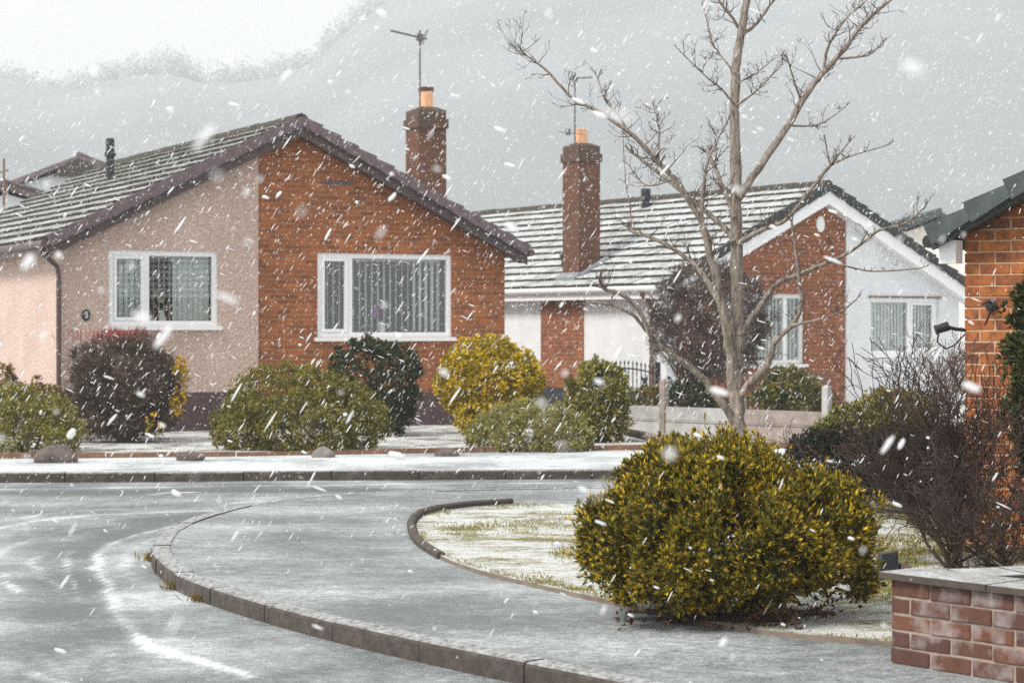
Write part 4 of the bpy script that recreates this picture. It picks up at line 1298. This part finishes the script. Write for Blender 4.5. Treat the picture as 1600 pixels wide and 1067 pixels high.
foliage('yellow_flowers', bb, [(.76, -.15, .72, .07, .2, .34, 170), (.50, -.50, .28, .10, .1, .10, 24)], 5, .05, .03, [(.62, .36, .02), (.5, .3, .02), (.3, .28, .04)], None, 33)
spiky(1112, 32.2, 'large round dark leafless bush in front of the white bungalow corner', [(0, .1, 1.62, .98, .8, .93, 8200)], [(.095, .065, .055), (.06, .043, .038), (.14, .105, .095), (.2, .16, .15)], 34, .13, .011, twigs=16, hgt=1.6)

# foreground golden shrub
fb_ = at(1130, 975, 10.55); fb_.z = .1
o = empty('golden_shrub', fb_); o.scale = (1.0, 1.0, .94); tag(o, 'large golden green leafy bush in the foreground on the lawn edge', 'shrub')
L_ = [(0, 0, .50, .66, .60, .36, 10500), (-.02, .02, .66, .52, .52, .31, 8400), (-.46, -.05, .44, .32, .40, .25, 3800), (.44, .0, .46, .34, .42, .26, 4000), (.60, -.05, .33, .18, .25, .17, 900), (-.24, -.22, .32, .34, .35, .22, 2900), (.18, -.20, .42, .42, .40, .26, 3200), (-.62, 0, .36, .16, .2, .14, 600)]
foliage('foliage', o, L_, 7, .031, .0125, [(.115, .115, .010), (.16, .14, .012), (.06, .07, .010), (.19, .15, .012), (.032, .04, .009)], [(.52, .345, .013), (.36, .26, .013), (.19, .175, .014), (.58, .34, .018)], 41, lump=.18, depth=.44, up=.6, spread=1.0, zmin=.10, shoot=.020, clump=.078, per=52, fill=.86)
foliage('stray_shoots', o, [(0, 0, .52, .66, .62, .40, 380), (-.02, .02, .68, .44, .5, .33, 200), (-.46, -.05, .44, .35, .42, .28, 110), (.5, -.05, .44, .32, .4, .28, 140)], 9, .030, .011, [(.19, .15, .008), (.10, .10, .008)], [(.56, .36, .010), (.40, .30, .012)], 44, lump=.2, depth=.15, up=.9, spread=.6, zmin=.10, shoot=.085, clump=.05, per=6, fill=.5)
stems(o, .16, 14, .8, .9, .020, M['stem'], 42)
foliage('dry_leaves', o, [(.0, -.1, .06, .65, .45, .05, 420), (.3, -.1, .25, .5, .4, .2, 160)], 3, .03, .014, [(.07, .035, .02), (.12, .06, .03)], None, 43, zmin=.0)
sheet('soil_patch', [(fb_.x + .05 + .46 * math.cos(a) * (1 + .2 * math.sin(3 * a) + .1 * math.sin(7 * a)), fb_.y - .02 + .27 * math.sin(a) * (1 + .1 * math.sin(5 * a + 1))) for a in [i * math.pi / 16 for i in range(32)]], .131, M['soil'])

# ------------------------------------------------------------------ bare twiggy shrubs
def twiggy(loc, label, height, spread, n_main, seed, mat, name='twiggy_shrub', r0=.012, depth=4, flat=1.0, group='bare twiggy shrubs', dens=.72, rmin=.0022):
    rr = random.Random(seed)
    o = empty(name, loc); tag(o, label, 'shrub', group)
    def grow(mb, p, dv, L, r, lev):
        pts = [p.copy()]; rad = [r]; k = 4
        for s in range(k):
            dv = (dv + Vector((rr.gauss(0, .22), rr.gauss(0, .22) * flat, rr.gauss(.06, .14)))).normalized()
            p = p + dv * (L / k)
            pts.append(p.copy()); rad.append(max(rmin, r * (1 - .62 * (s + 1) / k)))
        mb.tube(pts, rad, 4 if lev < 2 else 3, cap=False)
        if lev < depth:
            for s in range(1, k + 1):
                for _ in range(2 if (lev < 2 or s == k) else 1):
                    if rr.random() < dens:
                        side = Vector((rr.gauss(0, 1), rr.gauss(0, 1) * flat, rr.gauss(.25, .7))).normalized()
                        nd = (dv + side * .95).normalized()
                        grow(mb, pts[s], nd, L * rr.uniform(.42, .66), rad[s] * .72, lev + 1)
    for i in range(n_main):
        a = rr.uniform(0, 6.28)
        dv = Vector((math.cos(a) * spread, math.sin(a) * spread * flat, rr.uniform(.5, 1.1))).normalized()
        mb = MB(); grow(mb, Vector((rr.uniform(-.06, .06), rr.uniform(-.06, .06), 0)), dv, height * .55, r0 * rr.uniform(.7, 1.2), 0)
        mb.build('branch', M[mat], o, uv=False)
    return o
p = at(1490, 800, 12.6); p.z = ZL
twiggy(p, 'dense dark bare shrub at the corner of the near brick house', 1.42, .50, 15, 51, 'twig', r0=.013, dens=.80, depth=3, rmin=.0026)
p = at(1590, 830, 12.0); p.z = ZL
twiggy(p, 'arching dark bare shrub at right edge behind the garden wall', .95, 1.1, 10, 52, 'twig', r0=.013, depth=3, rmin=.0026)
p = at(1500, 590, 14.9); p.z = .95
twiggy(p, 'pale bare climber beside the near brick house corner', .72, .55, 6, 53, 'pale_twig', r0=.007, depth=3)
hedge(at(1235, 800, 16.6), at(1545, 800, 16.2), .66, .5, 'dark hedge along the back of the snowy lawn', [(.022, .026, .018), (.035, .035, .022), (.045, .04, .028)], [(.05, .05, .03), (.035, .04, .022)], 54, 9000, .036, .014, zb=ZL)
p = at(1428, 760, 15.4); p.z = ZL
twiggy(p, 'bare brown shrub growing through the dark lawn hedge', .62, .9, 8, 55, 'twig', r0=.010, depth=3)
# dark evergreen at the right edge in front of the brick house
p = at(1628, 800, 12.4); p.z = ZL
o = empty('evergreen_shrub', p); tag(o, 'dark evergreen climbing high against the brick house at right edge', 'shrub')
foliage('foliage', o, [(0, 0, 1.35, .17, .2, .62, 2600), (.1, 0, .7, .2, .22, .5, 1500)], 6, .045, .016, [(.035, .05, .012), (.055, .07, .015), (.025, .035, .012)], [(.11, .12, .025), (.07, .09, .02)], 56, lump=.2)
stems(o, .05, 4, 1.6, .1, .016, M['stem'], 57)

# bracket and lamp on the brick house
br = empty('hanging_bracket', hw4(.20, -.006, 1.75), A4); tag(br, 'dark iron hanging bracket on the near brick house wall', 'bracket')
mb = MB(); mb.lathe([(.035, 0), (.045, .01), (.02, .02)], 8); mb.build('wall_plate', M['iron'], br, rot=(R(90), 0, 0))
mb = MB(); mb.tube([(0, -.01, .02), (.06, -.2, .02), (.10, -.34, .0)], .008, 6); mb.tube([(0, -.01, -.03), (.05, -.16, -.09), (.09, -.28, -.13)], .007, 6); mb.build('arm', M['iron'], br)
sl = empty('security_lamp', at(1505, 512, 13.95)); tag(sl, 'dark tubular security lamp sticking out from the brick house corner', 'lamp')
mb = MB(); mb.tube([(-.185, 0, -.015), (-.10, 0, .012)], [.030, .033], 12); mb.tube([(-.19, 0, -.016), (-.18, 0, -.013)], .034, 12); mb.build('lamp_head', M['black'], sl)
mb = MB(); mb.tube([(-.11, 0, .005), (-.05, 0, -.01), (.06, .03, -.02)], .013, 8); mb.build('arm', M['black'], sl)
mb = MB(); mb.tube([(-.17, 0, -.04), (-.175, 0, -.10), (-.12, 0, -.145), (-.06, 0, -.12), (.02, .02, -.04)], .006, 6); mb.build('cable', M['black'], sl)

# ------------------------------------------------------------------ bare tree on the lawn
TY = 15.3
tb = at(1156, 800, TY); tb.z = ZL
tree = empty('bare_tree', tb); tag(tree, 'bare leafless tree with pale bark rising from the snowy lawn', 'tree')
trr = random.Random(5)
PXM = TY / F
def tw(px, py, dy=0.0):
    Y = TY + dy
    return at(px, py, Y) - tb
def twig_cluster(mb, p, dv, L, r, lev):
    pts = [p.copy()]; rad = [r]
    for s in range(3):
        dv = (dv + Vector((trr.gauss(0, .22), trr.gauss(0, .22), trr.gauss(.10, .16)))).normalized()
        p = p + dv * (L / 3); pts.append(p.copy()); rad.append(max(.0013, r * (1 - .27 * (s + 1))))
    mb.tube(pts, rad, 5, m=1, cap=True)
    if lev < 3:
        for s in (1, 2, 3):
            if trr.random() < (.85, .6, .4)[lev]:
                sd = Vector((trr.gauss(0, 1), trr.gauss(0, 1), trr.gauss(.2, .6))).normalized()
                twig_cluster(mb, pts[s], (dv * .8 + sd * .8).normalized(), L * trr.uniform(.3, .55), rad[s] * .75, lev + 1)
def limb(pts, r0, r1, dy0=0.0, dy1=0.0, twigs=6, tl=.16, name='branch', sides=8):
    n_ = len(pts)
    P = spline([tw(x, y, dy0 + (dy1 - dy0) * i / (n_ - 1)) for i, (x, y) in enumerate(pts)], 5)
    k = len(P)
    rad = [(r0 + (r1 - r0) * (i / (k - 1)) ** .8) * .80 * PXM * (1 + trr.uniform(-.06, .06)) for i in range(k)]
    P = [q + Vector((trr.uniform(-1, 1), trr.uniform(-1, 1), trr.uniform(-1, 1))) * rad[i] * (.22 if 0 < i < k - 1 else 0) for i, q in enumerate(P)]
    mb = MB(); mb.tube(P, rad, sides)
    for _ in range(int(twigs * 2.6)):
        i = trr.randint(int(k * .25), k - 2)
        t = (P[i + 1] - P[i]).normalized()
        sd = Vector((trr.gauss(0, 1), trr.gauss(0, 1), trr.gauss(.3, .5))).normalized()
        twig_cluster(mb, P[i], (t * .5 + sd).normalized(), tl * trr.uniform(.5, 1.7), min(rad[i] * .5, .0048), 0)
    if twigs:
        t = (P[-1] - P[-3]).normalized()
        for _ in range(2):
            twig_cluster(mb, P[-1], (t + Vector((trr.gauss(0, .4), trr.gauss(0, .4), .2))).normalized(), tl * .7, rad[-1] * .8, 1)
    return mb.build(name, [M['bark'], M['bark_twig']], tree, uv=False)
limb([(1157, 830), (1156, 760), (1155, 690), (1152, 640), (1150, 580), (1152, 520), (1151, 430), (1149, 340), (1149, 250), (1149, 160), (1151, 100), (1160, 45), (1166, 0), (1170, -70), (1172, -150)], 19, 6, 0, .1, 5, .2, 'trunk', 12)
limb([(1150, 640), (1143, 570), (1136, 520), (1125, 466), (1110, 400), (1095, 345), (1055, 282), (1025, 250), (990, 213), (928, 170), (897, 157), (850, 107), (807, 78)], 12, 1.6, .04, -.5, 16, .16)
limb([(1146, 380), (1136, 360), (1090, 320), (1035, 275), (990, 240)], 7.5, 3.2, 0, .35, 7, .14)
limb([(1150, 665), (1127, 628), (1098, 592), (1074, 571), (1032, 541), (1011, 517), (990, 493), (978, 487), (951, 475), (915, 473)], 9, 1.6, 0, -.45, 4, .10)
limb([(1014, 520), (1002, 490), (987, 472), (965, 458), (945, 452), (937, 440)], 5.0, 3.0, -.31, -.42, 5, .12)
limb([(1128, 480), (1105, 440), (1086, 414), (1068, 400), (1032, 378), (990, 362), (983, 356)], 6, 3.2, -.05, .3, 5, .14)
limb([(986, 358), (984, 320), (978, 288), (973, 211)], 1.6, 1.0, .3, .35, 3, .05)
limb([(1154, 310), (1185, 265), (1230, 198), (1266, 139), (1297, 103), (1324, 72), (1338, 50), (1365, 22), (1400, -6), (1440, -40)], 8.5, 2.6, 0, .55, 14, .16)
limb([(1288, 112), (1293, 76), (1320, 31), (1352, 2), (1372, -30)], 3.6, 1.6, .33, .1, 6, .12)
limb([(1311, 92), (1335, 90), (1360, 85), (1380, 66)], 2.8, 1.2, .38, .6, 4, .08)
limb([(1252, 160), (1239, 121), (1230, 90)], 2.6, 1.0, .28, .1, 4, .07)
limb([(1232, 196), (1265, 197), (1290, 190), (1320, 168)], 2.6, 1.0, .25, .5, 4, .08)
limb([(1152, 380), (1185, 362), (1230, 342), (1266, 297), (1297, 259)], 5.0, 3.2, 0, -.4, 5, .12)
limb([(1297, 259), (1312, 240), (1329, 220)], 2.4, 1.0, -.4, -.5, 3, .06)
limb([(1297, 259), (1320, 248), (1342, 240), (1387, 227)], 2.4, 1.0, -.4, -.35, 3, .07)
limb([(1297, 259), (1293, 240), (1289, 216)], 2.2, 1.0, -.4, -.45, 2, .05)
limb([(1152, 632), (1170, 600), (1200, 568), (1212, 533), (1237, 509), (1252, 476), (1248, 432), (1237, 346)], 8.5, 2.4, 0, -.4, 5, .13)
limb([(1236, 509), (1275, 500), (1312, 488), (1338, 468)], 3.4, 1.2, -.27, -.5, 3, .10)
limb([(1153, 525), (1170, 502), (1189, 477), (1212, 445), (1257, 425), (1302, 407), (1338, 387), (1374, 360), (1410, 351), (1446, 324)], 7.5, 1.6, 0, .5, 9, .14)
limb([(1302, 410), (1330, 418), (1368, 424), (1430, 420), (1448, 416)], 2.4, 1.0, .28, .4, 3, .05)
limb([(1158, 50), (1142, 25), (1122, 0), (1105, -30)], 3.6, 1.8, .1, -.1, 4, .12)
limb([(1162, 52), (1180, 40), (1203, 9), (1222, -20)], 4.2, 2.0, .1, .3, 4, .12)
limb([(1148, 165), (1128, 140), (1104, 121), (1063, 81)], 2.6, 1.0, 0, -.3, 6, .10)
limb([(1149, 115), (1130, 92), (1113, 67), (1099, 12)], 2.4, 1.0, 0, .2, 5, .09)
limb([(1151, 165), (1175, 148), (1194, 130), (1223, 99)], 2.6, 1.0, 0, -.3, 6, .09)
limb([(1152, 130), (1180, 116), (1206, 95)], 2.0, 1.0, 0, .2, 4, .07)
limb([(1096, 345), (1098, 310), (1104, 261), (1118, 225), (1137, 190)], 4.2, 1.4, -.12, -.2, 8, .11)
limb([(1148, 340), (1128, 290), (1112, 250), (1104, 238)], 5.2, 3.0, 0, .2, 6, .13)
limb([(1025, 255), (1030, 215), (1028, 190), (1022, 170)], 3.0, 1.2, -.25, -.1, 5, .08)
limb([(985, 210), (966, 180), (948, 160), (932, 118)], 2.8, 1.2, -.33, -.1, 6, .08)
limb([(1050, 282), (1010, 290), (985, 262)], 2.0, 1.0, -.2, 0, 4, .09)

# ------------------------------------------------------------------ grass on the lawn: only where the snow is thin
g = np.random.default_rng(61)
N = 130000
X = g.uniform(-1.0, 4.6, N); Y = g.uniform(9.4, 17.6, N)
from mathutils.geometry import intersect_point_tri_2d
lp = np.array(lpoly)
def inside(X, Y, poly):
    c = np.zeros(X.shape, bool); j = len(poly) - 1
    for i in range(len(poly)):
        xi, yi = poly[i]; xj, yj = poly[j]
        with np.errstate(divide='ignore', invalid='ignore'):
            c ^= ((yi > Y) != (yj > Y)) & (X < (xj - xi) * (Y - yi) / (yj - yi + 1e-12) + xi)
        j = i
    return c
pat = fbm(X * 1.3 + 7, Y * .8 + 4, 15, 5)
dl = seg_dist(X, Y, LO[:-1])
edge = np.exp(-(dl / .05) ** 2)
keep = inside(X, Y, lpoly) & ((pat + .25 * edge + g.normal(size=N) * .05 + .05 * np.clip(X - 1.0, 0, 1.5)) > .585)
X, Y = X[keep], Y[keep]; N = len(X)
P = np.stack([X, Y, np.full(N, ZL)], -1)
D = unit(np.stack([g.normal(0, .5, N), g.normal(0, .5, N), np.ones(N)], -1)); S = unit(np.cross(D, g.normal(size=(N, 3))))
pal = np.array([(.20, .19, .02), (.28, .23, .03), (.15, .16, .02), (.33, .24, .06)])
o = link('grass', leaves_mesh('grass', P, D, S, g.uniform(.015, .045, N), np.full(N, .005), pal[g.integers(0, 4, N)] * g.uniform(.8, 1.2, (N, 1))))
tag(o, 'yellow green grass blades showing through the thin snow', 'grass', kind='stuff')

# weeds at the foot of the near kerb
for (px, py, lab, sd) in ((272, 952, 'small yellow weed at the foot of the kerb nearest the bend', 1), (318, 966, 'yellowish weed tuft on the kerb joint beside the road', 2), (236, 897, 'dry weed at the tip of the curved kerb', 3)):
    g = np.random.default_rng(sd); n_ = 70
    b_ = min(KL, key=lambda q: (800 + F * q.x / q.y - px) ** 2 + (q.y > 15) * 1e6) + Vector((-.005, -.01, 0)); o = empty('weed', b_); tag(o, lab, 'weed')
    P = np.stack([g.normal(0, .035, n_), g.normal(0, .012, n_), np.zeros(n_)], -1)
    D = unit(np.stack([g.normal(0, .6, n_), g.normal(0, .4, n_) - .2, np.ones(n_)], -1)); S = unit(np.cross(D, g.normal(size=(n_, 3))))
    pal = np.array([(.36, .24, .04), (.25, .22, .05), (.2, .12, .05)])
    link('blade_tuft', leaves_mesh('blade_tuft', P, D, S, g.uniform(.03, .10, n_), np.full(n_, .009), pal[g.integers(0, 3, n_)]), o)

# ------------------------------------------------------------------ hill and far woodland
HD = 900.0
hx = np.array([-1000, -400, 0, 60, 110, 200, 260, 330, 400, 480, 515, 570, 620, 800, 1200, 1700, 3000]) 
hy = np.array([150, 125, 120, 140, 143, 122, 114, 130, 122, 106, 70, 25, -8, -60, -100, -85, -60])
HX = (hx - 800) / F * HD; HZ = CAMZ + (HOR - hy) / F * HD - 9.0
def hill_z(X, Y):
    rz_ = np.interp(X * HD / np.maximum(Y, 400), HX, HZ)
    t = np.clip((Y - 150) / (HD - 150), 0, 1); t = t * t * (3 - 2 * t)
    back = np.clip((Y - HD) / 250, 0, 1)
    return rz_ * t * (1 - .35 * back) - 0.3 + (fbm(X * .012, Y * .012, 8) - .5) * 14 * t
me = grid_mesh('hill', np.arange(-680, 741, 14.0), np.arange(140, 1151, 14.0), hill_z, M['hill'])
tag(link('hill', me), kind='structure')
g = np.random.default_rng(71)
nt_ = 1900
TYy = 860 + 70 * g.random(nt_); TX = g.uniform(-.32, .32, nt_) * TYy
TZ = hill_z(TX, TYy)
lv = 70
ht = g.uniform(7.0, 15.0, nt_)
d_ = unit(g.normal(size=(nt_, lv, 3)))
rr_ = g.random((nt_, lv, 1)) ** .5
P = (d_ * rr_ * np.stack([ht * .38, ht * .38, ht * .5], -1)[:, None, :] + np.stack([TX, TYy, TZ + ht * .55], -1)[:, None, :]).reshape(-1, 3)
D = unit(g.normal(size=P.shape) + np.array([0, 0, .6])); S = unit(np.cross(D, g.normal(size=P.shape)))
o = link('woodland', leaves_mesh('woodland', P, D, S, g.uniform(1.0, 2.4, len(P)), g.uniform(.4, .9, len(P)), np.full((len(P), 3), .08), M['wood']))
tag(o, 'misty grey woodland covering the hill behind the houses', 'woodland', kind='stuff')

# ------------------------------------------------------------------ falling snow: loose flakes through the air of the street
g = np.random.default_rng(84)
def flakes(N, x0, x1, y0, y1, z0, z1, size, longer, round_=False, slant=.9):
    C = np.stack([g.uniform(x0, x1, N), g.uniform(y0, y1, N), g.uniform(z0, z1, N)], -1)
    sz = size * np.exp(g.normal(0, .45, N))
    wind = np.where((g.random(N) < slant)[:, None], np.array([[-.52, -.25, -.80]]), np.array([[.88, -.2, -.34]]))
    A = unit(wind + g.normal(0, .075, (N, 3)))
    Bv = unit(np.cross(A, g.normal(size=(N, 3)))); Cv = np.cross(A, Bv)
    el = g.uniform(1.2, longer, N)
    if round_:
        bm = bmesh.new(); bmesh.ops.create_icosphere(bm, subdivisions=2, radius=.5)
        uv_ = np.array([v.co[:] for v in bm.verts]); tri = np.array([[v.index for v in f.verts] for f in bm.faces]); bm.free()
    else:
        t_ = (1 + 5 ** .5) / 2
        uv_ = np.array([(-1, t_, 0), (1, t_, 0), (-1, -t_, 0), (1, -t_, 0), (0, -1, t_), (0, 1, t_), (0, -1, -t_), (0, 1, -t_), (t_, 0, -1), (t_, 0, 1), (-t_, 0, -1), (-t_, 0, 1)]) / (2 * (1 + t_ * t_) ** .5)
        tri = np.array([(0, 11, 5), (0, 5, 1), (0, 1, 7), (0, 7, 10), (0, 10, 11), (1, 5, 9), (5, 11, 4), (11, 10, 2), (10, 7, 6), (7, 1, 8), (3, 9, 4), (3, 4, 2), (3, 2, 6), (3, 6, 8), (3, 8, 9), (4, 9, 5), (2, 4, 11), (6, 2, 10), (8, 6, 7), (9, 8, 1)])
    nv = len(uv_)
    V = C[:, None, :] + uv_[None, :, 0:1] * (A * (sz * el)[:, None])[:, None, :] + uv_[None, :, 1:2] * (Bv * sz[:, None])[:, None, :] + uv_[None, :, 2:3] * (Cv * (sz * .85)[:, None])[:, None, :]
    V += g.normal(size=V.shape) * (sz * .05)[:, None, None]
    Q = (np.arange(N)[:, None, None] * nv + tri[None]).reshape(-1, 3)
    return V.reshape(-1, 3), Q
sets = [flakes(80000, -10, 10, 9, 35, 0.15, 8.2, .0039, 11.0), flakes(3600, -10, 10, 8, 32, 0.15, 8.2, .0070, 6.0, False, .6), flakes(600, -9, 9, 7, 30, 0.15, 8.0, .015, 2.4, False, .3),
        flakes(1200, -5, 5, 1.6, 9, 0.2, 4.5, .0048, 7.0, True, .45), flakes(420, -5, 5, 2.6, 9, 0.2, 4.5, .0095, 3.2, True, .2), flakes(150, -2, 2, 1.4, 4.0, .8, 2.4, .0062, 2.6, True, .4)]
Vf, Qf, nb = [], [], 0
for V_, Q_ in sets:
    Vf.append(V_); Qf.append(Q_ + nb); nb += len(V_)
Vf = np.concatenate(Vf); Qf = np.concatenate(Qf)
me = quads_mesh('falling_snow', Vf, Qf, M['flake'])
me.polygons.foreach_set('use_smooth', np.ones(len(Qf), bool))
o = link('falling_snow', me); tag(o, 'white snowflakes blowing through the air all over the street', 'snow', kind='stuff')

# ------------------------------------------------------------------ haze
mb = MB(); mb.box(-720, 780, -60, 1180, -4.0, 214)
m = bpy.data.materials.new('snowy_air'); m.use_nodes = True
n = m.node_tree.nodes; n.clear()
pv = n.new('ShaderNodeVolumePrincipled'); pv.inputs['Color'].default_value = (.97, .98, .99, 1); pv.inputs['Density'].default_value = .00095; pv.inputs['Anisotropy'].default_value = 0.1
ou = n.new('ShaderNodeOutputMaterial'); m.node_tree.links.new(pv.outputs[0], ou.inputs['Volume'])
hz = mb.build('haze', m, uv=False); tag(hz, kind='stuff')
